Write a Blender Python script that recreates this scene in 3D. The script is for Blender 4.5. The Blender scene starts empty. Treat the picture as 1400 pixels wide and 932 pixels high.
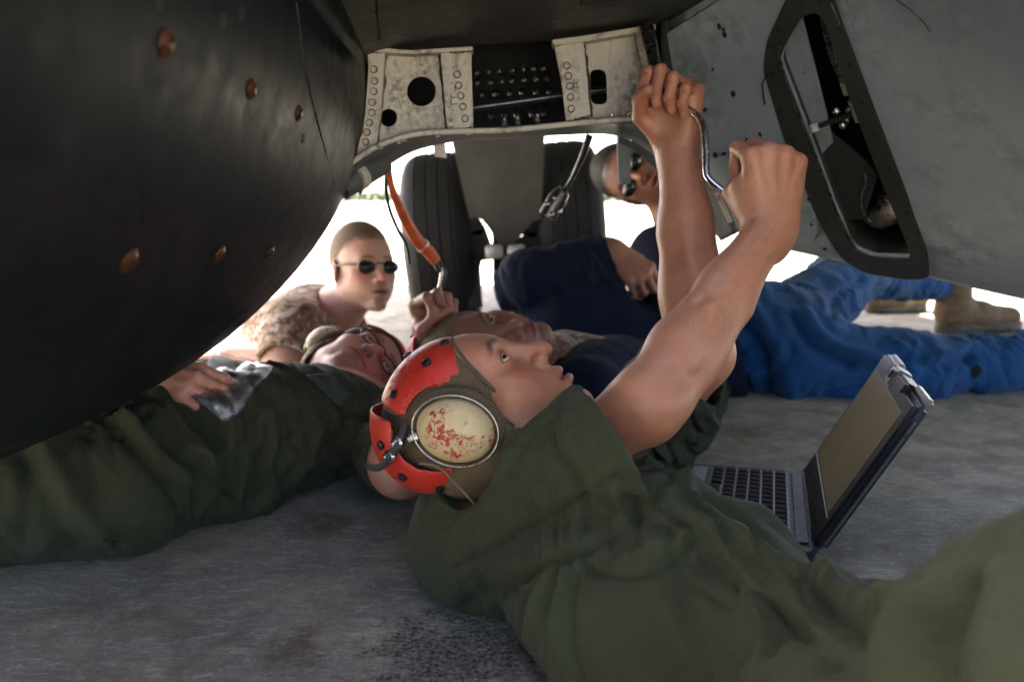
import bpy, bmesh, math, random
import numpy as np
from mathutils import Vector, Matrix, Euler, geometry
from mathutils.bvhtree import BVHTree
random.seed(4)
R_ = math.radians
scene = bpy.context.scene

# ---------------------------------------------------------------- camera, sky, sun, exposure
CAM_H, FOC, PITCH = .47, 1089.0, R_(9.95)
cam = bpy.data.cameras.new('camera'); cam.sensor_width = 36; cam.lens = 28.0
cam.clip_start = .02; cam.clip_end = 3000
cam.dof.use_dof = True; cam.dof.focus_distance = .92; cam.dof.aperture_fstop = 4.5
co = bpy.data.objects.new('camera', cam); scene.collection.objects.link(co)
co.location = (0, 0, CAM_H); co.rotation_euler = (math.pi / 2 - PITCH, 0, 0); scene.camera = co

SUN_EL, SUN_AZ = R_(52), R_(-38)              # azimuth measured from +Y towards +X: the sun is behind the scene, to the left
w = bpy.data.worlds.new('World'); scene.world = w; w.use_nodes = True
nt = w.node_tree; sky = nt.nodes.new('ShaderNodeTexSky'); sky.sky_type = 'NISHITA'; sky.sun_disc = False
sky.sun_elevation = SUN_EL; sky.sun_rotation = SUN_AZ; sky.dust_density = 4.0; sky.ozone_density = .3; sky.air_density = .35
nt.links.new(sky.outputs[0], nt.nodes['Background'].inputs[0]); nt.nodes['Background'].inputs[1].default_value = .085
sl = bpy.data.lights.new('sun', 'SUN'); sl.energy = 5.0; sl.angle = R_(.5); sl.color = (1, .95, .87)
so = bpy.data.objects.new('sun', sl); scene.collection.objects.link(so)
sd = Vector((math.sin(SUN_AZ) * math.cos(SUN_EL), math.cos(SUN_AZ) * math.cos(SUN_EL), math.sin(SUN_EL)))
so.rotation_euler = sd.to_track_quat('Z', 'Y').to_euler(); so.location = (-2, 4, 6)
scene.view_settings.view_transform = 'Standard'; scene.view_settings.look = 'None'
scene.view_settings.exposure = 3.95; scene.view_settings.gamma = 1.0
scene.cycles.use_denoising = True; scene.cycles.max_bounces = 8; scene.cycles.diffuse_bounces = 5
scene.cycles.sample_clamp_indirect = 6.0

def ray(px, py):
    """direction through a point of the 1400x932 photograph"""
    a, b = (px - 700) / FOC, (466 - py) / FOC
    return np.array([a, math.cos(PITCH) + b * math.sin(PITCH), -math.sin(PITCH) + b * math.cos(PITCH)])
def at(px, py, Y):
    r = ray(px, py); return np.array([0, 0, CAM_H]) + r * (Y / r[1])
def gp(px, py, z=0.0):
    r = ray(px, py); return np.array([0, 0, CAM_H]) + r * ((z - CAM_H) / r[2])
def dirv(rt, up, tw):
    """direction from right / up / towards the viewer"""
    return unit((rt, -tw, up))
def seen(bvh, px, py):
    h = bvh.ray_cast(Vector((0, 0, CAM_H)), Vector(ray(px, py)).normalized())
    return (np.array(h[0]), np.array(h[1])) if h[0] is not None else (None, None)
# ---------------------------------------------------------------- implicit-surface modelling library
def V(*a): return np.array(a if len(a) > 1 else a[0], dtype=np.float64)
def unit(v):
    v = np.asarray(v, float); return v / (np.linalg.norm(v) + 1e-12)
def frame_yz(y, z):
    """columns x, y, z with y kept and z made square to it"""
    y = unit(y); z = np.asarray(z, float); z = unit(z - y * z.dot(y)); x = np.cross(y, z)
    return np.stack([x, y, z], 1)

class Fr:
    """a local frame: world = o + s * M @ local"""
    def __init__(s, o=(0, 0, 0), M=None, k=1.0):
        s.o = np.asarray(o, float); s.M = np.eye(3) if M is None else M; s.k = k
    def w(s, p): return s.o + s.k * (s.M @ np.asarray(p, float))
    def loc(s, P): return ((P - s.o) @ s.M) / s.k
    def d(s, v): return s.M @ np.asarray(v, float)

_rs = np.random.RandomState(7)
_perm = _rs.permutation(512).astype(np.int32); _perm = np.concatenate([_perm, _perm, _perm])
_grad = _rs.normal(size=(512, 3)).astype(np.float32); _grad /= np.linalg.norm(_grad, axis=1)[:, None]
def noise(P):
    """gradient noise, about -0.7..0.7"""
    P = np.asarray(P, np.float32); i = np.floor(P).astype(np.int32); f = P - i; i &= 511
    u = f * f * f * (f * (f * 6 - 15) + 10); out = np.zeros(len(P), np.float32)
    for dx in (0, 1):
        wx = u[:, 0] if dx else 1 - u[:, 0]
        for dy in (0, 1):
            wy = u[:, 1] if dy else 1 - u[:, 1]
            for dz in (0, 1):
                wz = u[:, 2] if dz else 1 - u[:, 2]
                h = _perm[_perm[_perm[(i[:, 0] + dx) & 511] + ((i[:, 1] + dy) & 511)] + ((i[:, 2] + dz) & 511)]
                g = _grad[h]
                out += wx * wy * wz * (g[:, 0] * (f[:, 0] - dx) + g[:, 1] * (f[:, 1] - dy) + g[:, 2] * (f[:, 2] - dz))
    return out
def fbm(P, n=3):
    o = 0; a = 1.0
    for j in range(n): o = o + a * noise(np.asarray(P) * 2 ** j + 17.3 * j); a *= .5
    return o
def sstep(a, b, x):
    t = np.clip((x - a) / (b - a), 0, 1); return t * t * (3 - 2 * t)

class SDF:
    """ordered list of smooth unions and cuts"""
    def __init__(s): s.ops = []
    def _add(s, f, c, r, k, mode): s.ops.append((f, np.asarray(c, float), float(r), float(k), mode)); return s
    def ball(s, c, r, k=.01, mode='u', fr=None):
        if fr: c = fr.w(c); r *= fr.k; k *= fr.k
        c = np.asarray(c, float)
        return s._add(lambda P: np.linalg.norm(P - c, axis=-1) - r, c, r, k, mode)
    def ell(s, c, r, k=.01, mode='u', fr=None, R=None):
        fr = fr or Fr(); M = fr.M if R is None else fr.M @ R
        c = fr.w(c); r = np.asarray(r, float) * fr.k; k *= fr.k
        def f(P):
            q = (P - c) @ M; k0 = np.linalg.norm(q / r, axis=-1); k1 = np.linalg.norm(q / (r * r), axis=-1) + 1e-9
            return k0 * (k0 - 1) / k1
        return s._add(f, c, r.max(), k, mode)
    def box(s, c, h, rnd=.004, k=.01, mode='u', fr=None, R=None):
        fr = fr or Fr(); M = fr.M if R is None else fr.M @ R
        c = fr.w(c); h = np.asarray(h, float) * fr.k; rnd *= fr.k; k *= fr.k
        def f(P):
            q = np.abs((P - c) @ M) - h + rnd
            return np.linalg.norm(np.maximum(q, 0), axis=-1) + np.minimum(q.max(-1), 0) - rnd
        return s._add(f, c, np.linalg.norm(h), k, mode)
    def cone(s, a, b, ra, rb, k=.01, mode='u', fr=None, flat=None):
        """round cone; flat=(direction, factor) squeezes it along a direction"""
        if fr:
            a, b = fr.w(a), fr.w(b); ra *= fr.k; rb *= fr.k; k *= fr.k
            if flat: flat = (fr.d(flat[0]), flat[1])
        a = np.asarray(a, float); b = np.asarray(b, float); ba = b - a; l2 = ba.dot(ba) + 1e-12; rr = ra - rb
        a2 = l2 - rr * rr; il2 = 1 / l2
        if a2 <= 0:
            return s.ball(a if ra > rb else b, max(ra, rb), k, mode)
        fl = None
        if flat: fl = (unit(flat[0]), 1 / flat[1])
        def f(P):
            pa = P - a
            if fl is not None:   # stretch space across the axis so the section becomes an ellipse
                n, q = fl; pa = pa + (pa @ n)[..., None] * n * (q - 1)
            y = pa @ ba; z = y - l2
            x = pa * l2 - y[..., None] * ba; x2 = (x * x).sum(-1)
            y2 = y * y * l2; z2 = z * z * l2
            kk = np.sign(rr) * rr * rr * x2
            d = (np.sqrt(x2 * a2 * il2) + y * rr) * il2 - ra
            m1 = np.sign(z) * a2 * z2 > kk; m2 = np.sign(y) * a2 * y2 < kk
            d = np.where(m2, np.sqrt(x2 + y2) * il2 - ra, d)
            d = np.where(m1, np.sqrt(x2 + z2) * il2 - rb, d)
            if fl is not None: d = d / max(1.0, fl[1] ** .5)
            return d
        g = max(1.0, flat[1]) if flat else 1.0
        return s._add(f, (a + b) / 2, np.linalg.norm(ba) / 2 + max(ra, rb) * g, k, mode)
    def chain(s, pts, rad, k=.02, fr=None, flat=None):
        for i in range(len(pts) - 1): s.cone(pts[i], pts[i + 1], rad[i], rad[i + 1], k, 'u', fr, flat)
        return s
    def sub(s, other, k=.004, mode='u'):
        """a whole other SDF as one operand"""
        cs = np.array([o[1] for o in other.ops if o[4] == 'u']); rs = np.array([o[2] for o in other.ops if o[4] == 'u'])
        c = cs.mean(0); r = (np.linalg.norm(cs - c, axis=1) + rs).max()
        return s._add(lambda P: other.ev(P), c, r, k, mode)
    def plane(s, o, n, k=.003, mode='s'):
        o = np.asarray(o, float); n = unit(n)          # removes the side n points to
        return s._add(lambda P: -((P - o) @ n), o, 1e3, k, mode)
    def ev(s, P, pad=None):
        d = np.full(P.shape[:-1], 1.0)
        for f, c, r, k, mode in s.ops: d = s._comb(d, f(P), k, mode)
        return d
    @staticmethod
    def _comb(d, e, k, mode):
        k = max(k, 1e-5)
        if mode == 'u':
            h = np.maximum(k - np.abs(d - e), 0) / k; return np.minimum(d, e) - h * h * k * .25
        if mode == 's':
            h = np.maximum(k - np.abs(d + e), 0) / k; return np.maximum(d, -e) + h * h * k * .25
        h = np.maximum(k - np.abs(d - e), 0) / k; return np.maximum(d, e) + h * h * k * .25
    def bounds(s):
        lo = np.min([c - r for f, c, r, k, m in s.ops if m == 'u'], 0); hi = np.max([c + r for f, c, r, k, m in s.ops if m == 'u'], 0)
        return lo, hi
    def mesh(s, vox, lo=None, hi=None, B=8):
        """sparse surface nets; returns vertices and quads"""
        l, h = s.bounds(); lo = l if lo is None else np.maximum(l, lo); hi = h if hi is None else np.minimum(h, hi)
        lo = lo - 2.5 * vox; hi = hi + 2.5 * vox
        nb = np.ceil((hi - lo) / (vox * B)).astype(int); bs = vox * B
        ci = np.stack(np.meshgrid(*[np.arange(n) for n in nb], indexing='ij'), -1).reshape(-1, 3)
        cc = lo + (ci + .5) * bs - vox * .5
        cd = s.ev(cc)
        act = np.abs(cd) < bs * 1.35
        blk = ci[act]; bc = cc[act]; br = bs * .87
        off = np.stack(np.meshgrid(*[np.arange(B)] * 3, indexing='ij'), -1).reshape(-1, 3)
        P = (lo + (blk[:, None, :] * B + off[None]) * vox)
        D = np.full(P.shape[:2], 1.0)
        for f, c, r, k, mode in s.ops:
            m = np.linalg.norm(bc - c, axis=1) < r + k + br + .012
            if mode == 'i': m[:] = True
            if not m.any(): continue
            D[m] = s._comb(D[m], f(P[m]), k, mode)
        n = nb * B
        G = np.where(cd < 0, -1.0, 1.0).astype(np.float32).reshape(nb)
        G = np.repeat(np.repeat(np.repeat(G, B, 0), B, 1), B, 2)
        idx = blk[:, None, :] * B + off[None]
        G[idx[..., 0], idx[..., 1], idx[..., 2]] = D
        for ax in range(3):                              # keep it closed at the rim of the grid
            sl = [slice(None)] * 3
            for e in (0, -1): sl[ax] = e; G[tuple(sl)] = np.maximum(G[tuple(sl)], vox * .3)
        sg = G < 0
        c8 = np.zeros([k - 1 for k in n], np.int8)
        for dx in (0, 1):
            for dy in (0, 1):
                for dz in (0, 1): c8 += sg[dx:n[0] - 1 + dx, dy:n[1] - 1 + dy, dz:n[2] - 1 + dz]
        cells = np.argwhere((c8 > 0) & (c8 < 8))
        vid = np.full(c8.shape, -1, np.int32); vid[tuple(cells.T)] = np.arange(len(cells))
        co = [(a, b, c) for a in (0, 1) for b in (0, 1) for c in (0, 1)]
        val = {q: G[cells[:, 0] + q[0], cells[:, 1] + q[1], cells[:, 2] + q[2]] for q in co}
        acc = np.zeros((len(cells), 3)); cnt = np.zeros(len(cells))
        for q in co:
            for ax in range(3):
                if q[ax] == 0:
                    q2 = list(q); q2[ax] = 1; q2 = tuple(q2)
                    a, b = val[q], val[q2]; m = (a < 0) != (b < 0)
                    t = np.where(m, a / np.where(m, a - b, 1), 0)
                    p = np.tile(np.array(q, float), (len(cells), 1)); p[:, ax] = t
                    acc[m] += p[m]; cnt[m] += 1
        verts = lo + (cells + acc / np.maximum(cnt, 1)[:, None]) * vox
        quads = []
        for ax in range(3):
            o1, o2 = [(1, 2), (2, 0), (0, 1)][ax]
            sl0 = [slice(1, -1)] * 3; sl1 = [slice(1, -1)] * 3
            sl0[ax] = slice(0, -1); sl1[ax] = slice(1, None)
            a = sg[tuple(sl0)]; b = sg[tuple(sl1)]
            for flip, m in ((False, a & ~b), (True, b & ~a)):
                e = np.argwhere(m)
                if not len(e): continue
                base = e.copy()
                for q in (o1, o2): base[:, q] += 1
                def at_(da, db):
                    c = base.copy(); c[:, o1] -= da; c[:, o2] -= db
                    return vid[c[:, 0], c[:, 1], c[:, 2]]
                q = np.stack([at_(1, 1), at_(0, 1), at_(0, 0), at_(1, 0)], 1)
                quads.append(q[:, ::-1] if flip else q)
        quads = np.concatenate(quads); quads = quads[(quads >= 0).all(1)]
        return verts, quads

def vnormals(v, q):
    n = np.zeros_like(v); fn = np.cross(v[q[:, 2]] - v[q[:, 0]], v[q[:, 3]] - v[q[:, 1]])
    for j in range(4):
        for a in range(3): n[:, a] += np.bincount(q[:, j], fn[:, a], len(v))
    return n / (np.linalg.norm(n, axis=1)[:, None] + 1e-12)
def relax(v, q, it=1, f=.5):
    e = np.concatenate([q[:, [0, 1]], q[:, [1, 2]], q[:, [2, 3]], q[:, [3, 0]]]); e = np.concatenate([e, e[:, ::-1]])
    cnt = np.bincount(e[:, 0], minlength=len(v))[:, None]
    for _ in range(it):
        s = np.stack([np.bincount(e[:, 0], v[e[:, 1], a], len(v)) for a in range(3)], 1)
        v = v + f * (s / np.maximum(cnt, 1) - v)
    return v
def seg_dist(P, a, b):
    a = np.asarray(a, float); b = np.asarray(b, float); ba = b - a
    t = np.clip((P - a) @ ba / (ba.dot(ba) + 1e-12), 0, 1)
    return np.linalg.norm(P - a - t[:, None] * ba, axis=1), t
def poly_dist(P, pts):
    d = np.full(len(P), 9.0)
    for i in range(len(pts) - 1): d = np.minimum(d, seg_dist(P, pts[i], pts[i + 1])[0])
    return d

class Cloth:
    """wrinkles: displacement along the normals of a garment, built from fold fields and single creases"""
    def __init__(s): s.f = []
    def folds(s, a, b, rad, across, lam, amp, warp=.8, seed=0, sharp=1.0):
        s.f.append(('f', a, b, rad, unit(across), lam, amp, warp, seed, sharp)); return s
    def crease(s, pts, w, amp):                    # amp < 0 valley, > 0 ridge
        s.f.append(('c', [np.asarray(p, float) for p in pts], w, amp)); return s
    def apply(s, v, q, base=.0025, bl=.055):
        n = vnormals(v, q); d = base * fbm(v / bl, 3)
        for t in s.f:
            if t[0] == 'f':
                _, a, b, rad, ac, lam, amp, warp, seed, sharp = t
                ds, tt = seg_dist(v, a, b); w = sstep(rad, rad * .45, ds); m = w > 0
                if not m.any(): continue
                p = v[m]; t1 = unit(np.cross(ac, unit(np.array(b, float) - np.array(a, float)) + .01)); t2 = np.cross(ac, t1)
                wv = np.stack([noise(p / (lam * 3.0) + seed * 3.7 + k * 11) for k in range(3)], 1) * warp
                u = np.stack([p @ ac / lam, p @ t1 / (lam * 3.2), p @ t2 / (lam * 2.2)], 1) + wv + seed * 1.7
                n1 = noise(u); n2 = noise(u * np.array([2.1, 1.7, 1.7]) + 31)
                r = 1.5 * n1 + .9 * np.clip(1 - np.abs(n1) * 4.6, 0, 1) ** 1.3 - .35 + .30 * n2 - .55 * np.clip(1 - np.abs(n2) * 5, 0, 1) ** 2
                g = .45 + .75 * sstep(-.15, .35, noise(p / (lam * 2.6) + 9 + seed))
                d[m] += amp * sharp * r * g * w[m]
            else:
                _, pts, w, amp = t
                e = poly_dist(v, pts); d += amp * np.exp(-(e / w) ** 2)
        return v + n * d[:, None]

COLL = None
def mesh_obj(name, v, f, mat, parent=None, smooth=True, attrs=None):
    me = bpy.data.meshes.new(name)
    v = np.asarray(v, np.float32)
    if isinstance(f, np.ndarray):
        k = f.shape[1]
        me.vertices.add(len(v)); me.vertices.foreach_set('co', v.ravel())
        me.loops.add(f.size); me.loops.foreach_set('vertex_index', f.astype(np.int32).ravel())
        me.polygons.add(len(f)); me.polygons.foreach_set('loop_start', np.arange(0, f.size, k, dtype=np.int32))
        me.update(calc_edges=True)
    else:
        me.from_pydata([tuple(map(float, p)) for p in v], [], [tuple(map(int, p)) for p in f]); me.update()
    if smooth: me.polygons.foreach_set('use_smooth', np.ones(len(me.polygons), bool))
    for an, (kind, data) in (attrs or {}).items():
        at = me.attributes.new(an, kind, 'POINT')
        if kind == 'FLOAT': at.data.foreach_set('value', np.asarray(data, np.float32))
        else: at.data.foreach_set('color', np.concatenate([data, np.ones((len(data), 1))], 1).astype(np.float32).ravel())
    if mat: me.materials.append(mat)
    o = bpy.data.objects.new(name, me); bpy.context.scene.collection.objects.link(o)
    if parent: o.parent = parent; o.matrix_parent_inverse = parent_inv(parent)
    return o
def world_of(o):
    return (world_of(o.parent) @ o.matrix_parent_inverse if o.parent else Matrix.Identity(4)) @ o.matrix_basis
def parent_inv(p): return world_of(p).inverted()
def tag(o, label=None, cat=None, group=None, kind=None):
    for k, x in (('label', label), ('category', cat), ('group', group), ('kind', kind)):
        if x: o[k] = x
    return o
def thing(name, loc, label, cat, group=None):
    o = bpy.data.objects.new(name, None); bpy.context.scene.collection.objects.link(o); o.location = loc
    o.empty_display_size = .05
    return tag(o, label, cat, group)
def bm_obj(name, bm, mat, parent=None, smooth=False, ang=None):
    me = bpy.data.meshes.new(name); bmesh.ops.recalc_face_normals(bm, faces=bm.faces); bm.to_mesh(me); bm.free()
    if mat: me.materials.append(mat)
    if smooth: me.polygons.foreach_set('use_smooth', np.ones(len(me.polygons), bool))
    if ang is not None: me.set_sharp_from_angle(angle=math.radians(ang))
    o = bpy.data.objects.new(name, me); bpy.context.scene.collection.objects.link(o)
    if parent: o.parent = parent; o.matrix_parent_inverse = parent_inv(parent)
    return o
def share(o, name, parent, M):
    """another piece with the same mesh, placed by matrix M (world)"""
    c = o.copy(); c.name = name; bpy.context.scene.collection.objects.link(c)
    c.parent = parent; c.matrix_parent_inverse = parent_inv(parent); c.matrix_basis = M
    return c
def tube_mesh(pts, rad, seg=12, res=6, caps=True):
    """tube along a smooth line through the points"""
    pts = [np.asarray(p, float) for p in pts]; rad = list(rad) if hasattr(rad, '__len__') else [rad] * len(pts)
    P, R = [], []
    n = len(pts)
    for i in range(n - 1):
        p0 = pts[max(i - 1, 0)]; p1 = pts[i]; p2 = pts[i + 1]; p3 = pts[min(i + 2, n - 1)]
        for j in range(res):
            t = j / res
            P.append(.5 * (2 * p1 + (p2 - p0) * t + (2 * p0 - 5 * p1 + 4 * p2 - p3) * t * t + (3 * p1 - p0 - 3 * p2 + p3) * t ** 3))
            R.append(rad[i] + (rad[i + 1] - rad[i]) * t)
    P.append(pts[-1]); R.append(rad[-1]); P = np.array(P)
    T = np.gradient(P, axis=0); T /= np.linalg.norm(T, axis=1)[:, None] + 1e-12
    nrm = np.cross(T[0], [0.3, .2, .9]); nrm = unit(nrm); v = []; f = []
    for i in range(len(P)):
        nrm = unit(nrm - T[i] * nrm.dot(T[i])); b = np.cross(T[i], nrm)
        for j in range(seg):
            a = 2 * math.pi * j / seg; v.append(P[i] + R[i] * (math.cos(a) * nrm + math.sin(a) * b))
    for i in range(len(P) - 1):
        for j in range(seg):
            k = (j + 1) % seg; f.append((i * seg + j, i * seg + k, (i + 1) * seg + k, (i + 1) * seg + j))
    if caps:
        f.append(tuple(range(seg))[::-1]); f.append(tuple((len(P) - 1) * seg + j for j in range(seg)))
    return v, f
def tube(name, pts, rad, mat, parent=None, seg=12, res=6):
    v, f = tube_mesh(pts, rad, seg, res); o = mesh_obj(name, v, f, mat, parent); o.data.set_sharp_from_angle(angle=math.radians(50)); return o
# ---------------------------------------------------------------- anatomy
def head_sdf(S, fr, mouth=.0, wide=1.0, eye_open=.0042, chin=1.0, crown=1.0):
    """head in metres: x right, y front, z up, origin between the ears"""
    S.ell((0, -.016 * crown, .034 * crown), (.074 * wide, .094 * (.4 + .6 * crown), .088 * crown), .01, fr=fr)
    S.ell((0, .022, .022 * crown), (.065 * wide, .070, .072 * crown), .03, fr=fr)
    S.ell((0, .030, -.040), (.052 * wide, .054, .066), .03, fr=fr)
    for s in (-1, 1):
        S.cone((s * .056 * wide, -.006, -.030), (s * .047 * wide, .010, -.066), .016, .014, .024, fr=fr)
        S.cone((s * .047 * wide, .010, -.066), (s * .016, .064, -.103 * chin), .014, .013, .02, fr=fr); S.ell((s * .037 * wide, .034, -.052), (.024, .032, .036), .024, fr=fr)
        S.ell((s * .044 * wide, .056, -.024), (.022, .020, .019), .022, fr=fr)
        S.ell((s * .026, .066, -.048), (.022, .018, .030), .022, fr=fr)
    S.cone((-.036, .074, .017), (.036, .074, .017), .0125, .0125, .02, fr=fr)
    S.ell((0, .078, -.062), (.030, .021, .027), .018, fr=fr)
    S.ell((0, .081, -.103 * chin), (.019, .014, .015), .018, fr=fr)
    for s in (-1, 1):
        S.ell((s * .0325, .093, .001), (.0185, .013, .0125), .014, 's', fr=fr)
    # nose
    S.cone((0, .082, .012), (0, .1085, -.030), .0075, .0098, .014, fr=fr)
    S.ball((0, .1095, -.0335), .0100, .006, fr=fr)
    for s in (-1, 1):
        S.ell((s * .0125, .0975, -.0365), (.0080, .0105, .0085), .006, fr=fr)
        S.ell((s * .0072, .1045, -.0445), (.0036, .0058, .0038), .0025, 's', fr=fr)
    # eyelids with an opening
    for s in (-1, 1):
        S.ball((s * .0325, .0735, .0005), .0140, .006, fr=fr)
        S.ell((s * .0325, .0865, -.0002), (.0138, .0120, eye_open), .0016, 's', fr=fr)
        S.cone((s * .018, .0835, .0075), (s * .046, .0775, .0070), .0030, .0022, .006, fr=fr)   # lid fold
    # lips
    S.ell((0, .0955, -.0615), (.0175, .0075, .0052), .006, fr=fr)
    for s in (-1, 1): S.cone((s * .006, .0960, -.0600), (s * .0245, .0845, -.0655), .0048, .0022, .006, fr=fr)
    S.ell((0, .0945, -.0735 - mouth), (.0160, .0082, .0060), .006, fr=fr)
    for s in (-1, 1): S.cone((s * .006, .0940, -.0735 - mouth), (s * .0235, .0845, -.0672), .0048, .0020, .006, fr=fr)
    S.ell((0, .099, -.0672 - mouth * .5), (.0225, .013, .0011 + mouth * .55), .002, 's', fr=fr)
    S.ell((0, .0965, -.0855 - mouth), (.017, .006, .0045), .008, 's', fr=fr)
    # ears
    for s in (-1, 1):
        a = s * .45
        R = np.array([[math.cos(a), -math.sin(a), 0], [math.sin(a), math.cos(a), 0], [0, 0, 1]]).T
        S.ell((s * .0785 * wide, -.012, -.004), (.0065, .0185, .031), .006, fr=fr, R=R)
        S.ell((s * .0850 * wide, -.008, -.001), (.0055, .0105, .019), .004, 's', fr=fr, R=R)
        S.ell((s * .0800 * wide, -.004, -.010), (.0050, .0055, .009), .003, fr=fr, R=R)
def face_color(fr, v, skin, stubble=.0, hair=None, hairline=.062, blush=1.0, brow=(.045, .025, .015), lips=(.42, .14, .12)):
    """skin tone of every vertex: lips, brows, redder cheeks and nose, shaved beard, cropped hair"""
    q = fr.loc(v); x, y, z = np.abs(q[:, 0]), q[:, 1], q[:, 2]
    c = np.tile(np.array(skin, float), (len(v), 1)); n = fbm(v / .018, 3)[:, None]
    c = c * (1 + .14 * n)
    inh = (y > -.13) & (z > -.13) & (np.linalg.norm(q, axis=1) < .17)
    def mix(m, col, a):
        nonlocal c
        m = (m * a * inh)[:, None]; c = c * (1 - m) + np.array(col) * m
    red = np.array(skin) * np.array([1.02, .72, .66])
    mix(np.exp(-((x - .045) ** 2 + (z + .026) ** 2) / .022 ** 2) * (y > .03), red, .65 * blush)
    mix(np.exp(-(x ** 2 + (z + .035) ** 2) / .016 ** 2) * (y > .09), red, .8 * blush)
    mix(sstep(.070, .078, x) * (y < .01) * (np.abs(z + .003) < .034), red * .95, .7 * blush)
    mix(sstep(-.050, -.075, z) * sstep(.0, .03, y) * (z > -.125), (.16, .10, .08), stubble)
    zl = z + .0035 * (x / .02) ** 2 * 0
    lip = sstep(.0285, .021, x) * sstep(-.0540 - x * .30, -.0585 - x * .25, z) * sstep(-.0835 + x * .45, -.0785 + x * .40, z) * (y > .079)
    mix(lip, lips, .85)
    mix(lip * np.exp(-((z + .0675) / .0016) ** 2), (.10, .03, .03), .9)
    bz = .0215 + .16 * (x - .014) - 2.6 * np.maximum(x - .034, 0) ** 1.35
    bm_ = sstep(.0062, .0022, np.abs(z - bz)) * sstep(.010, .016, x) * sstep(.056, .046, x) * (y > .04)
    mix(bm_ * np.clip(.75 + noise(v / .0022) * .8, 0, 1), brow, .92)
    mix(np.exp(-((np.hypot((x - .0325) / 1.6, z - .0005) - .0078) / .0016) ** 2) * (y > .07) * (z > -.001), (.06, .03, .025), .75)
    mix(np.exp(-((x - .0325) ** 2 / .016 ** 2 + (z + .012) ** 2 / .006 ** 2)) * (y > .06), np.array(skin) * np.array([.72, .58, .56]), .5)
    mix(np.exp(-((x - .0072) ** 2 + (z + .0445) ** 2) / .0042 ** 2) * (y > .09), (.05, .015, .012), .85)
    if hair is not None:
        hl = hairline - .9 * np.maximum(x - .045, 0) * (y > 0)
        m = np.maximum(sstep(hl - .006, hl + .012, z), sstep(.03, .0, y) * sstep(-.055, -.03, z) * (x < .0775) * sstep(.0, -.01, y - .022))
        m = m * np.clip(.92 + .5 * noise(v / .004), 0, 1)
        mix(m, hair, .9)
    return np.clip(c, .004, 1)
def eyes(fr, parent, look=(0, 1, 0), M=None):
    lk = unit(fr.d(look))
    for s in (-1, 1):
        c = fr.w((s * .0325, .0738, .0005)); r = .0122 * fr.k
        bm = bmesh.new(); bmesh.ops.create_uvsphere(bm, u_segments=24, v_segments=20, radius=r)
        R = Vector((0, 0, 1)).rotation_difference(Vector(lk)).to_matrix().to_4x4()
        o = bm_obj('eye', bm, None, parent, True)
        o.matrix_basis = Matrix.Translation(Vector(c)) @ R
        for m in (M['eye_white'], M['iris'], M['pupil']): o.data.materials.append(m)
        for p in o.data.polygons:
            a = p.center.normalized().z; p.material_index = 2 if a > .965 else 1 if a > .86 else 0
FL = {'i': (.043, .026, .021), 'm': (.047, .030, .022), 'r': (.044, .028, .021), 'p': (.034, .021, .019)}
def hand_sdf(S, fr, t, curl, thumb=None, spread=(.06, .0, -.05, -.12), k=.006):
    """hand: origin at the wrist, y to the fingers, z out of the back; t=-1 right hand, +1 left hand (thumb side along x*t)
    curl: per finger (knuckle, middle, end) angles in degrees; returns finger points"""
    mcp = [(t * .033, .090, .003), (t * .0115, .096, .006), (-t * .0105, .092, .004), (-t * .0300, .083, -.001)]
    for i, m in enumerate(mcp):
        S.cone((t * (.016 - .0105 * i), .004, -.001), m, .0165, .0118, .016, fr=fr)
    S.ell((0, .050, -.006), (.037, .045, .0135), .012, fr=fr)
    S.cone((t * .020, .016, -.010), (t * .036, .054, -.016), .0165, .0145, .012, fr=fr)
    S.cone((-t * .021, .016, -.010), (-t * .029, .066, -.012), .0155, .0125, .012, fr=fr)
    S.cone((0, -.02, 0), (0, .012, 0), .0245, .0235, .016, fr=fr, flat=((0, 0, 1), .78))
    rad = (.0098, .0100, .0094, .0082); out = {}
    for i, key in enumerate('imrp'):
        c = curl[i]; p = np.array(mcp[i], float); a = 0; sp = t * spread[i] if True else 0; F = SDF(); r = rad[i]; pts = [p]
        for j in range(3):
            a += math.radians(c[j]); d = np.array([sp * math.cos(a), math.cos(a), -math.sin(a)]); d /= np.linalg.norm(d)
            p2 = p + d * FL[key][j]; r2 = r * (.93 if j < 2 else .86)
            F.cone(p, p2, r * (1.08 if j == 0 else 1.0), r2, .0035, fr=fr)
            if j < 2: F.ball(p2 + np.array([0, math.sin(a), math.cos(a)]) * r2 * .15, r2 * 1.05, .003, fr=fr)
            p = p2; r = r2; pts.append(p)
        dn = np.array([0, math.sin(a), math.cos(a)]); out.setdefault('nails', []).append((fr.w(p - d * .004 + dn * r * .9), fr.k))
        for jj, (cc, ra) in enumerate(((pts[1], 0), (pts[2], 0))): F.ell(cc + dn * rad[i] * 1.05, (rad[i] * .8, .0012, .0016), .0025, 's', fr=fr)
        S.sub(F, k * .6); S.ball(np.array(mcp[i]) + np.array([0, 0, .0025]), .0098, .008, fr=fr)
        out[key] = [fr.w(q) for q in pts]
    th = thumb or [(t * .026, .020, -.012), (t * .048, .052, -.026), (t * .040, .078, -.044), (t * .018, .092, -.052)]
    th = [np.array(q, float) for q in th]; F = SDF()
    for j, (ra, rb) in enumerate(((.0150, .0118), (.0112, .0100), (.0102, .0086))): F.cone(th[j], th[j + 1], ra, rb, .005, fr=fr)
    S.sub(F, k); out['t'] = [fr.w(q) for q in th]
    for m in mcp: S.cone((m[0] * .25, .020, .0105), (m[0] * .96, .082, m[2] + .0088), .0030, .0034, .008, fr=fr)      # tendons
    S.cone((t * .012, .030, .0128), (-t * .004, .072, .0135), .0019, .0017, .005, fr=fr); S.cone((-t * .016, .022, .0115), (-t * .020, .066, .0118), .0018, .0015, .005, fr=fr)
    return out
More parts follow.
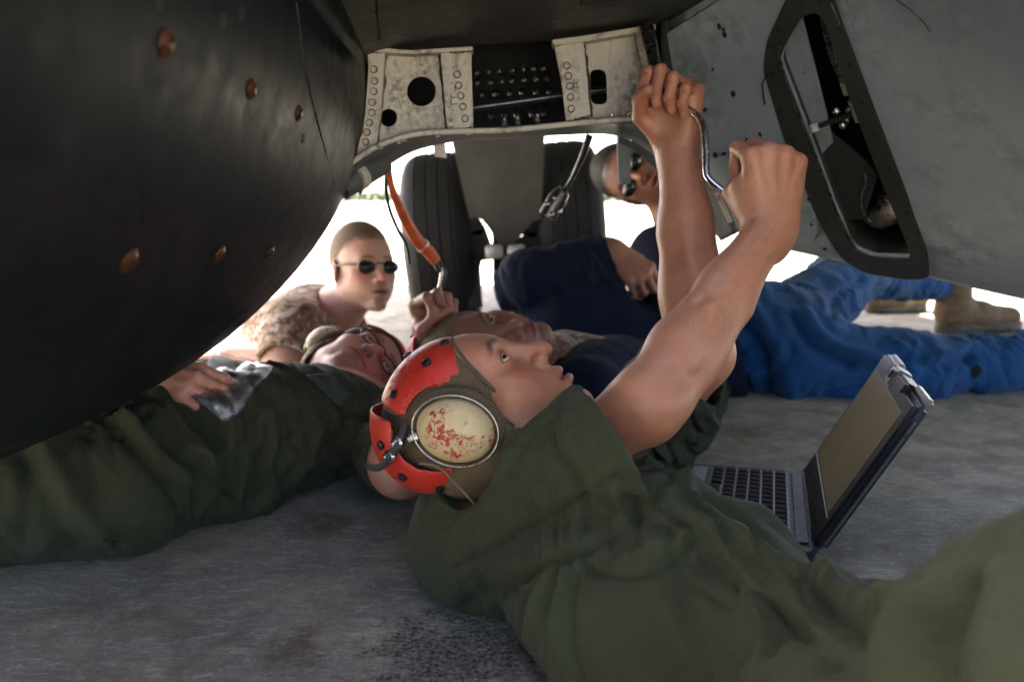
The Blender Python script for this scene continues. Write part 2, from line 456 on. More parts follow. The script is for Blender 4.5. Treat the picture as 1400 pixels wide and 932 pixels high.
def skin_hand_color(c, v, parts, skin):
    """redder knuckles and finger ends"""
    for p, k in parts.get('nails', ()):
        m = .75 * sstep(.0068, .0046, np.linalg.norm(v - p, axis=1) / k)[:, None]; c[:] = c * (1 - m) + np.array([.62, .36, .29]) * m
    for key, pts in parts.items():
        if key == 'nails': continue
        for j, p in enumerate(pts):
            m = .45 * np.exp(-(np.linalg.norm(v - p, axis=1) / .012) ** 2)[:, None]
            c[:] = c * (1 - m) + np.array(skin) * np.array([1.0, .70, .62]) * m
# ---------------------------------------------------------------- materials
MT = {}
class NB:
    """small helper round a node tree"""
    def __init__(s, name):
        s.m = bpy.data.materials.new(name); s.m.use_nodes = True; s.t = s.m.node_tree; s.b = s.t.nodes['Principled BSDF']; MT[name] = s.m
        s.co = s.t.nodes.new('ShaderNodeTexCoord').outputs['Object']
    def n(s, typ, **kw):
        x = s.t.nodes.new(typ)
        for k, v in kw.items(): setattr(x, k, v)
        return x
    def ln(s, a, b): s.t.links.new(a, b)
    def map(s, scale=(1, 1, 1), rot=(0, 0, 0)):
        m = s.n('ShaderNodeMapping'); m.inputs['Scale'].default_value = scale; m.inputs['Rotation'].default_value = rot; s.ln(s.co, m.inputs[0]); return m.outputs[0]
    def noise(s, scale, detail=4, rough=.6, vec=None, dist=0):
        x = s.n('ShaderNodeTexNoise'); x.inputs['Scale'].default_value = scale; x.inputs['Detail'].default_value = detail
        x.inputs['Roughness'].default_value = rough; x.inputs['Distortion'].default_value = dist; s.ln(vec or s.co, x.inputs['Vector']); return x.outputs[0]
    def ramp(s, fac, stops):
        x = s.n('ShaderNodeValToRGB'); e = x.color_ramp.elements
        while len(e) < len(stops): e.new(.5)
        for i, (p, c) in enumerate(stops): e[i].position = p; e[i].color = (*c, 1) if len(c) == 3 else c
        s.ln(fac, x.inputs[0]); return x.outputs[0]
    def g(s, fac, lo, hi, a=0.0, b=1.0):
        x = s.n('ShaderNodeMapRange'); x.inputs[1].default_value = lo; x.inputs[2].default_value = hi; x.inputs[3].default_value = a; x.inputs[4].default_value = b
        s.ln(fac, x.inputs[0]); return x.outputs[0]
    def mix(s, fac, a, b, mode='MIX'):
        x = s.n('ShaderNodeMix', data_type='RGBA', blend_type=mode)
        for i, v in ((0, fac), (6, a), (7, b)):
            if isinstance(v, (int, float)): x.inputs[i].default_value = v
            elif isinstance(v, tuple): x.inputs[i].default_value = (*v, 1)
            else: s.ln(v, x.inputs[i])
        return x.outputs[2]
    def mul(s, a, b):
        x = s.n('ShaderNodeMath', operation='MULTIPLY')
        for i, v in ((0, a), (1, b)):
            if isinstance(v, (int, float)): x.inputs[i].default_value = v
            else: s.ln(v, x.inputs[i])
        return x.outputs[0]
    def bump(s, h, dist=.002, strength=.6, prev=None):
        x = s.n('ShaderNodeBump'); x.inputs['Strength'].default_value = strength; x.inputs['Distance'].default_value = dist; s.ln(h, x.inputs['Height'])
        if prev: s.ln(prev, x.inputs['Normal'])
        return x.outputs[0]
    def out(s, col=None, rough=None, normal=None, metal=None, **kw):
        for key, v in (('Base Color', col), ('Roughness', rough), ('Metallic', metal), ('Normal', normal)):
            if v is None: continue
            if isinstance(v, tuple): s.b.inputs[key].default_value = (*v, 1)
            elif isinstance(v, (int, float)): s.b.inputs[key].default_value = v
            else: s.ln(v, s.b.inputs[key])
        for k, v in kw.items(): s.b.inputs[k.replace('_', ' ')].default_value = v
        return s.m
def plain(name, col, rough=.5, metal=0.0, var=.25, scale=30, bump=0, **kw):
    b = NB(name); n = b.noise(scale, 5); c = b.mix(b.g(n, .3, .7), tuple(x * (1 - var) for x in col), tuple(min(1, x * (1 + var)) for x in col))
    r = b.g(b.noise(scale * 2.7, 4), .25, .75, max(.03, rough - .12), min(1, rough + .12))
    return b.out(c, r, b.bump(n, bump, .5) if bump else None, metal, **kw)
def cloth_mat(name, col, var=.18, sheen=.10):
    b = NB(name); n1 = b.noise(7, 4); n2 = b.noise(260, 3, .7)
    c = b.mix(b.g(n1, .3, .7), tuple(x * (1 - var) for x in col), tuple(x * (1 + var) for x in col))
    c = b.mix(b.g(n2, .3, .75, 0, .35), c, tuple(x * .6 for x in col))
    bm = b.bump(b.noise(30, 6, .7, dist=1.2), .0055, .65); bm = b.bump(n2, .0006, .5, bm)
    return b.out(c, .88, bm, Sheen_Weight=sheen, Sheen_Roughness=.5, Specular_IOR_Level=.25)
def camo_mat(name):
    b = NB(name); v = b.map((1, 1, 1)); n = b.noise(19, 3, .7, v, .5); n2 = b.noise(34, 2, .6, v, .4)
    c = b.ramp(n, [(0, (.33, .24, .17)), (.44, (.33, .24, .17)), (.46, (.20, .12, .075)), (.54, (.20, .12, .075)), (.56, (.42, .35, .30))])
    c = b.mix(b.g(n2, .60, .62), c, (.11, .065, .04))
    return b.out(c, .88, b.bump(b.noise(60, 4), .003, .4), Sheen_Weight=.1, Specular_IOR_Level=.25)
def skin_mat(name='skin'):
    b = NB(name); a = b.n('ShaderNodeVertexColor'); a.layer_name = 'tone'
    n = b.noise(90, 5, .7); c = b.mix(b.g(n, .25, .75, 0, 1), b.mix(1.0, a.outputs[0], (.86, .80, .78), 'MULTIPLY'), a.outputs[0])
    c = b.mix(b.g(b.noise(24, 4, .6), .45, .68, 0, .45), c, b.mix(1.0, a.outputs[0], (1.0, .70, .60), 'MULTIPLY')); c = b.mix(b.g(b.noise(13, 3, .5), .50, .70, 0, .35), c, b.mix(1.0, a.outputs[0], (.78, .74, .66), 'MULTIPLY'))
    fr = b.noise(420, 2, .5); c = b.mix(b.g(fr, .70, .80, 0, .35), c, b.mix(1.0, a.outputs[0], (.62, .42, .36), 'MULTIPLY'))
    bm = b.bump(b.noise(520, 3, .7), .0006, .5); bm = b.bump(b.noise(70, 3), .0018, .25, bm)
    b.b.subsurface_method = 'RANDOM_WALK'
    return b.out(c, b.g(n, .3, .7, .34, .52), bm, Subsurface_Weight=.18, Subsurface_Radius=(.9, .32, .18), Subsurface_Scale=.007, Specular_IOR_Level=.42)
def concrete():
    b = NB('concrete'); big = b.noise(1.6, 4, .55); mid = b.noise(9, 6, .68); fine = b.noise(150, 5, .75)
    st = b.noise(90, 6, .8, b.map((.30, 1.25, 1), (0, 0, R_(4))), .6)                # broom strokes across the view
    st2 = b.noise(210, 5, .8, b.map((.34, 1.2, 1), (0, 0, R_(-3))), .5)
    c = b.mix(b.g(big, .38, .62), (0.315, 0.296, 0.231), (0.498, 0.447, 0.336))
    c = b.mix(b.g(mid, .40, .60, 0, .95), c, (0.250, 0.235, 0.194))
    c = b.mix(b.g(st, .52, .66, 0, .62), c, (0.720, 0.698, 0.565))
    c = b.mix(b.g(st2, .54, .68, 0, .50), c, (0.146, 0.139, 0.115))
    c = b.mix(b.g(fine, .55, .66, 0, .55), c, (0.720, 0.698, 0.605))
    c = b.mix(b.g(b.noise(300, 2, .5), .60, .68, 0, .7), c, (0.098, 0.095, 0.082))
    rust = b.mul(b.g(b.noise(3.1, 3), .50, .64), b.g(b.noise(17, 5, .7), .42, .60, 0, .75)); c = b.mix(rust, c, (.20, .150, .105))
    for (sx_, sy_, rad) in ((447, 716, .050), (398, 888, .040), (1010, 590, .06), (470, 640, .035)):           # brown rust stains
        dd = b.n('ShaderNodeVectorMath', operation='DISTANCE'); dd.inputs[1].default_value = tuple(gp(sx_, sy_)); b.ln(b.co, dd.inputs[0])
        jj = b.n('ShaderNodeMath', operation='ADD'); b.ln(dd.outputs['Value'], jj.inputs[0]); b.ln(b.g(b.noise(38, 5, .75), .3, .7, -rad * .8, rad * .8), jj.inputs[1])
        c = b.mix(b.g(jj.outputs[0], rad * .2, rad * 1.2, .75, 0), c, (.15, .095, .060))
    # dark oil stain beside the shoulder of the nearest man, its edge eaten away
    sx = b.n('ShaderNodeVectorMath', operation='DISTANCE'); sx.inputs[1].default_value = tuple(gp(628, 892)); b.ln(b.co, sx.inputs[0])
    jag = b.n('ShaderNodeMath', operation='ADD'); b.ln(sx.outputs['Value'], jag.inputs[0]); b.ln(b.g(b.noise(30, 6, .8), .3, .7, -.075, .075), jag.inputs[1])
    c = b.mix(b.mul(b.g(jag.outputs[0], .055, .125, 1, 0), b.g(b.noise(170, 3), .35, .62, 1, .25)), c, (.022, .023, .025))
    bm = b.bump(st, .0022, .6); bm = b.bump(fine, .0010, .7, bm); bm = b.bump(mid, .004, .3, bm)
    return b.out(c, b.g(mid, .3, .7, .62, .9), bm, Specular_IOR_Level=.35)
def paint(name, col, rough=.42, grime=.5, grimecol=(.02, .02, .018), streak=(1, 1, .25), var=.15, s=6):
    b = NB(name); n = b.noise(s, 6, .65, b.map(streak)); n2 = b.noise(s * 6, 5, .7)
    c = b.mix(b.g(n, .3, .7), tuple(x * (1 - var) for x in col), tuple(x * (1 + var) for x in col))
    c = b.mix(b.mul(b.g(n, .46, .64, 0, grime), b.g(n2, .38, .58)), c, grimecol)
    c = b.mix(b.g(b.noise(s * 22, 3, .6), .70, .78, 0, grime * .8), c, grimecol)
    return b.out(c, b.g(n2, .25, .75, rough - .10, rough + .14), b.bump(b.noise(s * 1.3, 3), .006, .18), Specular_IOR_Level=.4)
concrete()
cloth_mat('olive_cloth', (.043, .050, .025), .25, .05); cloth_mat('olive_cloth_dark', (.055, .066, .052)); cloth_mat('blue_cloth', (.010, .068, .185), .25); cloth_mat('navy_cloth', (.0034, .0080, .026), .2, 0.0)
cloth_mat('tan_cloth', (.20, .150, .085)); cloth_mat('brown_cloth', (.12, .085, .045)); camo_mat('desert_camo'); skin_mat()
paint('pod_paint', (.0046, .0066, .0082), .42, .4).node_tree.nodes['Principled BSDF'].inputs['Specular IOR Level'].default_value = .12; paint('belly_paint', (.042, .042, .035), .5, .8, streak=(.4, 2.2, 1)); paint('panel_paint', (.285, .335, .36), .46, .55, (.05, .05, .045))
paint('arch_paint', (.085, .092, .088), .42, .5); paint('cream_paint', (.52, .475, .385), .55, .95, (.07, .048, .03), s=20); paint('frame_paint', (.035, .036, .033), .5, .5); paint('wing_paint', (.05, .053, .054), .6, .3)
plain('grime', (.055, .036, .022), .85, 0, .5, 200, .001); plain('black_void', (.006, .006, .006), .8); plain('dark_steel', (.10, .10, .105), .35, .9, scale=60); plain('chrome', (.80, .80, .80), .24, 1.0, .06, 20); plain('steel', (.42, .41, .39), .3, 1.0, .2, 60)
plain('brass', (.058, .021, .006), .32, .35, .45, 160); plain('rubber', (.008, .0078, .0078), .75, 0, .3, 40, .001); plain('black_plastic', (.014, .015, .017), .38, 0, .2, 90)
plain('hub_metal', (.30, .29, .26), .45, .6); plain('gear_paint', (.052, .050, .044), .55, 0, .25, 14); plain('light_metal', (.62, .60, .55), .4, .2); plain('bolt_dark', (.012, .012, .012), .6)
plain('orange_rubber', (.50, .085, .018), .55, 0, .25, 50); plain('cable_black', (.012, .016, .018), .45); plain('orange_cap', (.60, .060, .015), .4, 0, .2, 50)
plain('strap_webbing', (.03, .03, .028), .8); plain('glass_black', (.006, .007, .008), .06, Specular_IOR_Level=.7); plain('eye_white', (.52, .47, .43), .22, 0, .08, 200); plain('iris', (.045, .032, .018), .1); plain('pupil', (.003, .003, .003), .05)
plain('boot_suede', (.20, .128, .066), .85, 0, .25, 40, .002); plain('boot_sole', (.13, .105, .070), .8, 0, .25, 40, .002); plain('ink', (.03, .03, .03), .8); plain('seam_thread', (.02, .024, .015), .9)
plain('laptop_case', (.036, .046, .062), .5, .2, .15, 60); plain('laptop_palm', (.20, .24, .31), .4, .25, .08, 60); plain('laptop_key', (.007, .008, .011), .75, 0, .15, 200); plain('laptop_silver', (.24, .24, .235), .34, .7, .08, 9)
plain('hair_brown', (.13, .08, .045), .7, 0, .5, 300, .001); plain('hair_dark', (.018, .014, .011), .7, 0, .4, 300, .001); plain('lens_clear', (.02, .02, .022), .05)
def red_shell():
    b = NB('red_shell'); n = b.noise(22, 5, .7); sc_ = b.noise(110, 4, .7, b.map((1, .3, 1)))
    c = b.mix(b.g(n, .3, .7), (.46, .026, .016), (.60, .045, .026)); c = b.mix(b.g(sc_, .62, .72, 0, .55), c, (.25, .03, .025)); c = b.mix(b.g(b.noise(60, 5, .8), .68, .74, 0, .6), c, (.55, .50, .45))
    return b.out(c, b.g(n, .3, .7, .34, .55), b.bump(sc_, .0006, .4))
def chipped_cup():
    b = NB('chipped_cup'); n = b.noise(46, 6, .75, dist=.4); big = b.noise(11, 3, .5)
    c = b.mix(b.g(n, .3, .7), (.52, .40, .20), (.62, .50, .28))
    chip = b.mul(b.g(b.noise(130, 5, .8, dist=.8), .50, .54), b.g(b.noise(34, 3, .6), .52, .58)); c = b.mix(chip, c, (.38, .012, .015))
    return b.out(c, .42, b.bump(chip, .0006, .6))
def screen_mat():
    b = NB('laptop_screen'); n = b.noise(3.2, 3, .5); c = b.mix(b.g(n, .35, .65), (.150, .120, .055), (.215, .175, .090))
    return b.out(c, .30, None, Specular_IOR_Level=.5)
def bag_mat():
    b = NB('clear_plastic'); t = b.n('ShaderNodeBsdfTransparent'); t.inputs[0].default_value = (.95, .96, .97, 1)
    g = b.n('ShaderNodeBsdfGlossy'); g.inputs['Roughness'].default_value = .2; d = b.n('ShaderNodeBsdfTranslucent'); d.inputs[0].default_value = (.8, .82, .84, 1)
    lw = b.n('ShaderNodeLayerWeight'); lw.inputs[0].default_value = .35
    nm = b.bump(b.noise(60, 4, .6, dist=1.0), .004, .8)
    for x in (g, d): b.ln(nm, x.inputs['Normal'])
    m1 = b.n('ShaderNodeMixShader'); b.ln(b.g(lw.outputs[1], 0, 1, .12, .60), m1.inputs[0]); b.ln(t.outputs[0], m1.inputs[1]); b.ln(g.outputs[0], m1.inputs[2])
    m2 = b.n('ShaderNodeMixShader'); b.ln(b.g(b.noise(26, 4), .4, .65, .04, .22), m2.inputs[0]); b.ln(m1.outputs[0], m2.inputs[1]); b.ln(d.outputs[0], m2.inputs[2])
    o = [x for x in b.t.nodes if x.type == 'OUTPUT_MATERIAL'][0]; b.ln(m2.outputs[0], o.inputs[0])
red_shell(); chipped_cup(); screen_mat(); bag_mat()
# ---------------------------------------------------------------- ground
g = 600.0
o = mesh_obj('ground', [(-g, -g, 0), (g, -g, 0), (g, g, 0), (-g, g, 0)], [(0, 1, 2, 3)], MT['concrete'], smooth=False); tag(o, kind='structure')
# far edge of the field: a low dark line of trees, a few pixels high and bleached by the light
rt = random.Random(5); v = []; f = []
for i in range(900):
    x = -160 + 320 * i / 900 + rt.uniform(-.3, .3); y = 230 + rt.uniform(-6, 6); h = 2.4 + 1.5 * float(noise(np.array([[x * .05, 3.3, 1.1]]))[0]) + rt.uniform(-.5, .5); r = rt.uniform(.5, 1.1)
    for z in (h * .25, h * .6, h * .9):
        k = len(v); cx, cy, cz = x + rt.uniform(-.4, .4), y + rt.uniform(-.4, .4), z
        v += [(cx - r, cy, cz), (cx + r, cy, cz), (cx, cy - r, cz), (cx, cy + r, cz), (cx, cy, max(cz - r * .8, 0)), (cx, cy, cz + r * .8)]
        f += [(k + a, k + b, k + c) for a, b, c in ((0, 2, 5), (2, 1, 5), (1, 3, 5), (3, 0, 5), (2, 0, 4), (1, 2, 4), (3, 1, 4), (0, 3, 4))]
o = mesh_obj('treeline', v, f, plain('leaf_green', (.055, .075, .035), .8), smooth=False); tag(o, kind='stuff')
# ---------------------------------------------------------------- aircraft
def inpoly(p, poly):
    x, y = p; c = False; n = len(poly)
    for i in range(n):
        x1, y1 = poly[i]; x2, y2 = poly[(i + 1) % n]
        if (y1 > y) != (y2 > y) and x < (x2 - x1) * (y - y1) / (y2 - y1) + x1: c = not c
    return c
def rounded(poly, r=8, n=4):
    out = []
    for i in range(len(poly)):
        p = np.array(poly[i], float); a = np.array(poly[i - 1], float) - p; b = np.array(poly[(i + 1) % len(poly)], float) - p
        la, lb = np.linalg.norm(a), np.linalg.norm(b); q = min(r, la * .45, lb * .45); p0 = p + a / la * q; p1 = p + b / lb * q
        for j in range(n + 1):
            t = j / n; out.append(tuple((1 - t) ** 2 * p0 + 2 * t * (1 - t) * p + t * t * p1))
    return out
def circle(cx, cy, rx, ry=None, n=24, rot=0):
    ry = ry or rx; o = []
    for i in range(n):
        a = 2 * math.pi * i / n; x, y = rx * math.cos(a), ry * math.sin(a); o.append((cx + x * math.cos(rot) - y * math.sin(rot), cy + x * math.sin(rot) + y * math.cos(rot)))
    return o
def plate(name, poly, Y, th, mat, parent, holes=(), grid=0, smooth=False, fwd=0.0):
    """solid sheet whose front face follows the depth function Y(px, py); th = thickness away from the viewer's side"""
    Yf = Y if callable(Y) else (lambda a, b: Y)
    loops = [list(poly)] + [list(h) for h in holes]; pts = []; edges = []
    for lp in loops:
        k = len(pts); pts += lp; edges += [(k + i, k + (i + 1) % len(lp)) for i in range(len(lp))]
    if grid:
        xs = [p[0] for p in poly]; ys = [p[1] for p in poly]; x = min(xs) + grid * .5
        while x < max(xs):
            y = min(ys) + grid * .5
            while y < max(ys):
                if inpoly((x, y), poly) and not any(inpoly((x, y), h) for h in holes) and min(math.hypot(x - q[0], y - q[1]) for lp in loops for q in lp) > grid * .3: pts.append((x, y))
                y += grid
            x += grid
    r = geometry.delaunay_2d_cdt([Vector(p) for p in pts], edges, [], 0, 1e-4)
    vs = [tuple(v) for v in r[0]]; tris = []
    for f in r[2]:
        c = (sum(vs[i][0] for i in f) / 3, sum(vs[i][1] for i in f) / 3)
        if inpoly(c, poly) and not any(inpoly(c, h) for h in holes): tris.append(tuple(f))
    P = np.array([at(x, y, Yf(x, y)) for x, y in vs]); T = np.array(tris)
    cams = np.array([0, 0, CAM_H]); nn = np.cross(P[T[:, 1]] - P[T[:, 0]], P[T[:, 2]] - P[T[:, 0]])
    fl = (nn * (P[T[:, 0]] - cams)).sum(1) > 0; T[fl] = T[fl][:, ::-1]; nn[fl] *= -1
    N = np.zeros_like(P)
    for j in range(3): np.add.at(N, T[:, j], nn)
    N /= np.linalg.norm(N, axis=1)[:, None] + 1e-12
    P = P + N * fwd; Q = P - N * th; n = len(P)
    ed = {}
    for t in T:
        for a, b in ((t[0], t[1]), (t[1], t[2]), (t[2], t[0])): ed[(a, b)] = 1
    side = [(b, a, a + n, b + n) for (a, b) in ed if (b, a) not in ed]
    faces = [tuple(t) for t in T] + [tuple(t[::-1] + n) for t in T] + side
    o = mesh_obj(name, np.concatenate([P, Q]), faces, mat, parent, smooth)
    if smooth: o.data.set_sharp_from_angle(angle=R_(40))
    return o
def strip(name, rows, mat, parent, th=.004, smooth=True, axis=None):
    """sheet through rows of 3-D points, given thickness"""
    A = np.array(rows, float); h, w_ = A.shape[:2]; V_ = A.reshape(-1, 3); f = [(i * w_ + j, i * w_ + j + 1, (i + 1) * w_ + j + 1, (i + 1) * w_ + j) for i in range(h - 1) for j in range(w_ - 1)]
    F_ = np.array(f); ce = V_[F_].mean(1); nn = np.cross(V_[F_[:, 2]] - V_[F_[:, 0]], V_[F_[:, 3]] - V_[F_[:, 1]])
    ref = ce - np.stack([axis[0] + 0 * ce[:, 0], ce[:, 1], axis[2] + 0 * ce[:, 0]], 1) if axis is not None else np.array([0, 0, CAM_H]) - ce
    if (nn * ref).sum() < 0: f = [q[::-1] for q in f]
    o = mesh_obj(name, V_, f, mat, parent, smooth)
    m = o.modifiers.new('thickness', 'SOLIDIFY'); m.thickness = th; m.offset = -1
    return o
def spline(pts, n):
    pts = [np.array(p, float) for p in pts]; out = []; k = len(pts)
    for i in range(n):
        u = i / (n - 1) * (k - 1); a = min(int(u), k - 2); t = u - a; p0, p1, p2, p3 = pts[max(a - 1, 0)], pts[a], pts[a + 1], pts[min(a + 2, k - 1)]
        out.append(.5 * (2 * p1 + (p2 - p0) * t + (2 * p0 - 5 * p1 + 4 * p2 - p3) * t * t + (3 * p1 - p0 - 3 * p2 + p3) * t ** 3))
    return out
def lathe(prof, n=32):
    """profile of (radius, height) about z"""
    v = []; f = []
    for r, h in prof:
        for j in range(n):
            a = 2 * math.pi * j / n; v.append((r * math.cos(a), r * math.sin(a), h))
    for i in range(len(prof) - 1):
        for j in range(n):
            k = (j + 1) % n; f.append((i * n + j, i * n + k, (i + 1) * n + k, (i + 1) * n + j))
    f.append(tuple(range(n))[::-1]); f.append(tuple((len(prof) - 1) * n + j for j in range(n)))
    return v, f
def place_z(p, nrm, up=(0, 0, 1)):
    z = unit(nrm); x = np.cross(up, z); x = unit(x) if np.linalg.norm(x) > 1e-4 else np.array([1., 0, 0]); y = np.cross(z, x)
    M = Matrix(((x[0], y[0], z[0], p[0]), (x[1], y[1], z[1], p[1]), (x[2], y[2], z[2], p[2]), (0, 0, 0, 1))); return M
def piece(name, prof, mat, parent, M, n=16, smooth=True):
    v, f = lathe(prof, n); o = mesh_obj(name, v, f, mat, parent, smooth); o.data.set_sharp_from_angle(angle=R_(35)); o.matrix_basis = M; return o
def bvh_of(o):
    me = o.data; M = o.matrix_basis
    return BVHTree.FromPolygons([M @ v.co for v in me.vertices], [tuple(p.vertices) for p in me.polygons])
def rod(name, a, b, r, mat, parent, r2=None, seg=14):
    return tube(name, [a, (np.array(a) + np.array(b)) / 2, b], [r, (r + (r2 or r)) / 2, r2 or r], mat, parent, seg, 2)

AC = thing('aircraft', (0, 2.2, 0), 'large dark grey aircraft overhead with open access hole, white brackets and twin nose wheels', 'aircraft')

# left pod: a long body of revolution, blunt at the far end
pc = np.array([-.665, 0, .640]); rows = []
for i in range(70):
    t = i / 69; Y = -.9 + 2.65 * t
    u = np.clip((Y - .62) / 1.125, 0, 1); r = .470 * max(1 - u ** 2.6, 0) ** .5
    lift = .036 * float(sstep(1.05, .45, Y)); rows.append([(pc[0] + .10 * u * u + r * math.cos(a), Y, pc[2] + .03 * u + lift + r * math.sin(a)) for a in np.linspace(0, 2 * math.pi, 97)])
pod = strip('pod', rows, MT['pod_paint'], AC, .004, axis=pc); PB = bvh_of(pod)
for px, py, rr in ((226, 60, .0090), (343, 122, .0085), (408, 155, .0080), (176, 356, .0098), (300, 347, .0086), (369, 345, .0083)):
    p, n_ = seen(PB, px, py)
    if p is None: continue
    if n_.dot(p - np.array([0, 0, CAM_H])) > 0: n_ = -n_
    if px == 226: f0 = piece('fastener', [(.0, -.004), (1, -.004), (1.0, .0010), (.93, .0020), (.88, .0010), (.80, .0016), (.5, .0038), (.2, .0044), (0, .0042)], MT['brass'], pod, Matrix(), 24)
    if px == 226:
        for v in f0.data.vertices: v.co.x *= .0090; v.co.y *= .0090
        ff = f0
        f0.matrix_basis = place_z(p, n_)
    else: share(ff, 'fastener', pod, place_z(p, n_) @ Matrix.Scale(rr / .0090, 4))
for px, py in ((453, 300), (425, 112), (415, 190), (305, 28), (216, 4), (330, 20)):
    p, n_ = seen(PB, px, py)
    if p is None: continue
    if n_.dot(p - np.array([0, 0, CAM_H])) > 0: n_ = -n_
    piece('screw', [(.0, -.002), (.005, -.002), (.005, .0006), (.0035, .0010), (0, .0008)], MT['bolt_dark'], pod, place_z(p, n_), 12)

for path in (((405, 4), (417, 96), (440, 190), (456, 250)),):
    pp = [seen(PB, *q)[0] for q in path]; pp = [p for p in pp if p is not None]
    if len(pp) > 2: tube('panel_seam', pp, .0012, MT['bolt_dark'], pod, 6, 6)

# unseen slabs overhead: wing and underside trimmed, others added, to shape the light
def slab(name, lo, hi, mat):
    bm = bmesh.new(); bmesh.ops.create_cube(bm, size=1)
    for v in bm.verts: v.co = Vector([(lo[i] + hi[i]) / 2 + v.co[i] * (hi[i] - lo[i]) for i in range(3)])
    bmesh.ops.bevel(bm, geom=bm.edges[:], offset=.02, segments=2, affect='EDGES')
    return bm_obj(name, bm, mat, AC)
WING = slab('wing', (-2.6, .74, 1.10), (3.4, 2.35, 1.24), MT['wing_paint']); slab('pod_shade_slab', (-1.15, -.5, 1.06), (-.42, .61, 1.20), MT['wing_paint']); slab('near_shade_slab', (.30, -.8, 1.0), (3.4, .61, 1.2), MT['wing_paint']); slab('fuselage_underside', (-1.25, 2.36, 1.04), (1.1, 5.2, 1.30), MT['wing_paint']); slab('rear_shade_slab', (1.12, 2.36, 1.10), (3.8, 3.9, 1.22), MT['wing_paint'])  # near, pod-side and rear slabs are unseen blockers added for shade

# belly skin over the brackets
rows = []
edge = [(395, 130), (480, 95), (560, 72), (640, 63), (757, 56), (880, 39), (985, 0), (1040, -30)]
ed = spline(edge, 40)
for k in range(12):
    t = k / 11; row = []
    for (px, py) in ed:
        p = at(px, py, 1.27); q = np.array([p[0] * 1.0, .82, p[2] + .06 + .05 * (p[0] - .0) ** 2]); row.append(p + (q - p) * t + np.array([0, 0, -.02 * math.sin(math.pi * t)]))
    rows.append(row)
rows_belly_front = [np.array(p) + np.array([0, .004, .004]) for p in rows[-1]]
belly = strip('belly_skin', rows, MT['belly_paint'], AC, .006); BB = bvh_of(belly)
for a, b in (((514, -10), (519, 58)), ((792, 2), (845, 6))):
    pp = [seen(BB, a[0] + (b[0] - a[0]) * t, a[1] + (b[1] - a[1]) * t)[0] for t in (.05, .35, .65, .95)]
    if all(x is not None for x in pp): tube('panel_seam', pp, .0018 if a[0] < 600 else .004, MT['bolt_dark'], belly, 6, 4)
for px, py in ((515, 16), (536, 10), (600, 30), (690, 20), (760, 26), (850, 12), (640, 48), (720, 44)):
    p, n_ = seen(BB, px, py)
    if p is None: continue
    if n_.dot(p - np.array([0, 0, CAM_H])) > 0: n_ = -n_
    piece('screw', [(.0, -.002), (.0032, -.002), (.0032, .0006), (.002, .0012), (0, .0008)], MT['dark_steel'], belly, place_z(p, n_), 10)

# dark bay behind the brackets
def quad_box(name, corners, mat, parent, th=.004): return strip(name, corners, mat, parent, th, False)
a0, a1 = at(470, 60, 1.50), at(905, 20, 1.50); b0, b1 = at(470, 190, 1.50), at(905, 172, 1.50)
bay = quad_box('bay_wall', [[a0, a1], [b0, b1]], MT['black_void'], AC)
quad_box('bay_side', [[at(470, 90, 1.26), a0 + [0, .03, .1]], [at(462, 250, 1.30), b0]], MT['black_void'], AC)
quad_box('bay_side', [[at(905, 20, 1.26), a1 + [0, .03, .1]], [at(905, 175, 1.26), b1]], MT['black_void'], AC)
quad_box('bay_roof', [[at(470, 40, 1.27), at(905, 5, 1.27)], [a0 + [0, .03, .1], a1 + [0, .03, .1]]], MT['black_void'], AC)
rod('bay_rod', at(560, 160, 1.36), at(860, 118, 1.36), .0055, MT['dark_steel'], AC)
rod('bay_rod', at(640, 178, 1.30), at(780, 170, 1.30), .003, MT['dark_steel'], AC)
cl = None
for (y0, y1, n_, x0, x1, Y) in ((98, 92, 7, 655, 745, 1.42), (112, 106, 7, 655, 748, 1.42), (128, 124, 6, 660, 750, 1.42), (158, 154, 5, 672, 745, 1.36)):
    for i in range(n_):
        t = i / (n_ - 1); p = at(x0 + (x1 - x0) * t + random.uniform(-2, 2), y0 + (y1 - y0) * t, Y)
        M = place_z(p, dirv(0, -.3, 1)) @ Matrix.Rotation(random.random() * 3, 4, 'Z')
        if cl is None: cl = piece('bay_clip', [(0, 0), (.0062, 0), (.0062, .004), (.0045, .006), (.0045, .012), (.002, .014), (0, .014)], MT['dark_steel'], AC, M, 8, False)
        else: share(cl, 'bay_clip', AC, M)
for x in (690, 708, 735): piece('bay_nut', [(0, 0), (.006, 0), (.006, .006), (.0035, .007), (.003, .012), (0, .012)], MT['dark_steel'], AC, place_z(at(x, 172 - (x - 690) * .12, 1.245), (0, -.3, 1)), 6, False)

plate('gap_dark_sheet', [(870, -60), (1120, -60), (1120, 120), (930, 200), (880, 60)], 1.56, .01, MT['black_void'], AC)  # added black sheet stands in for the shade inside this gap
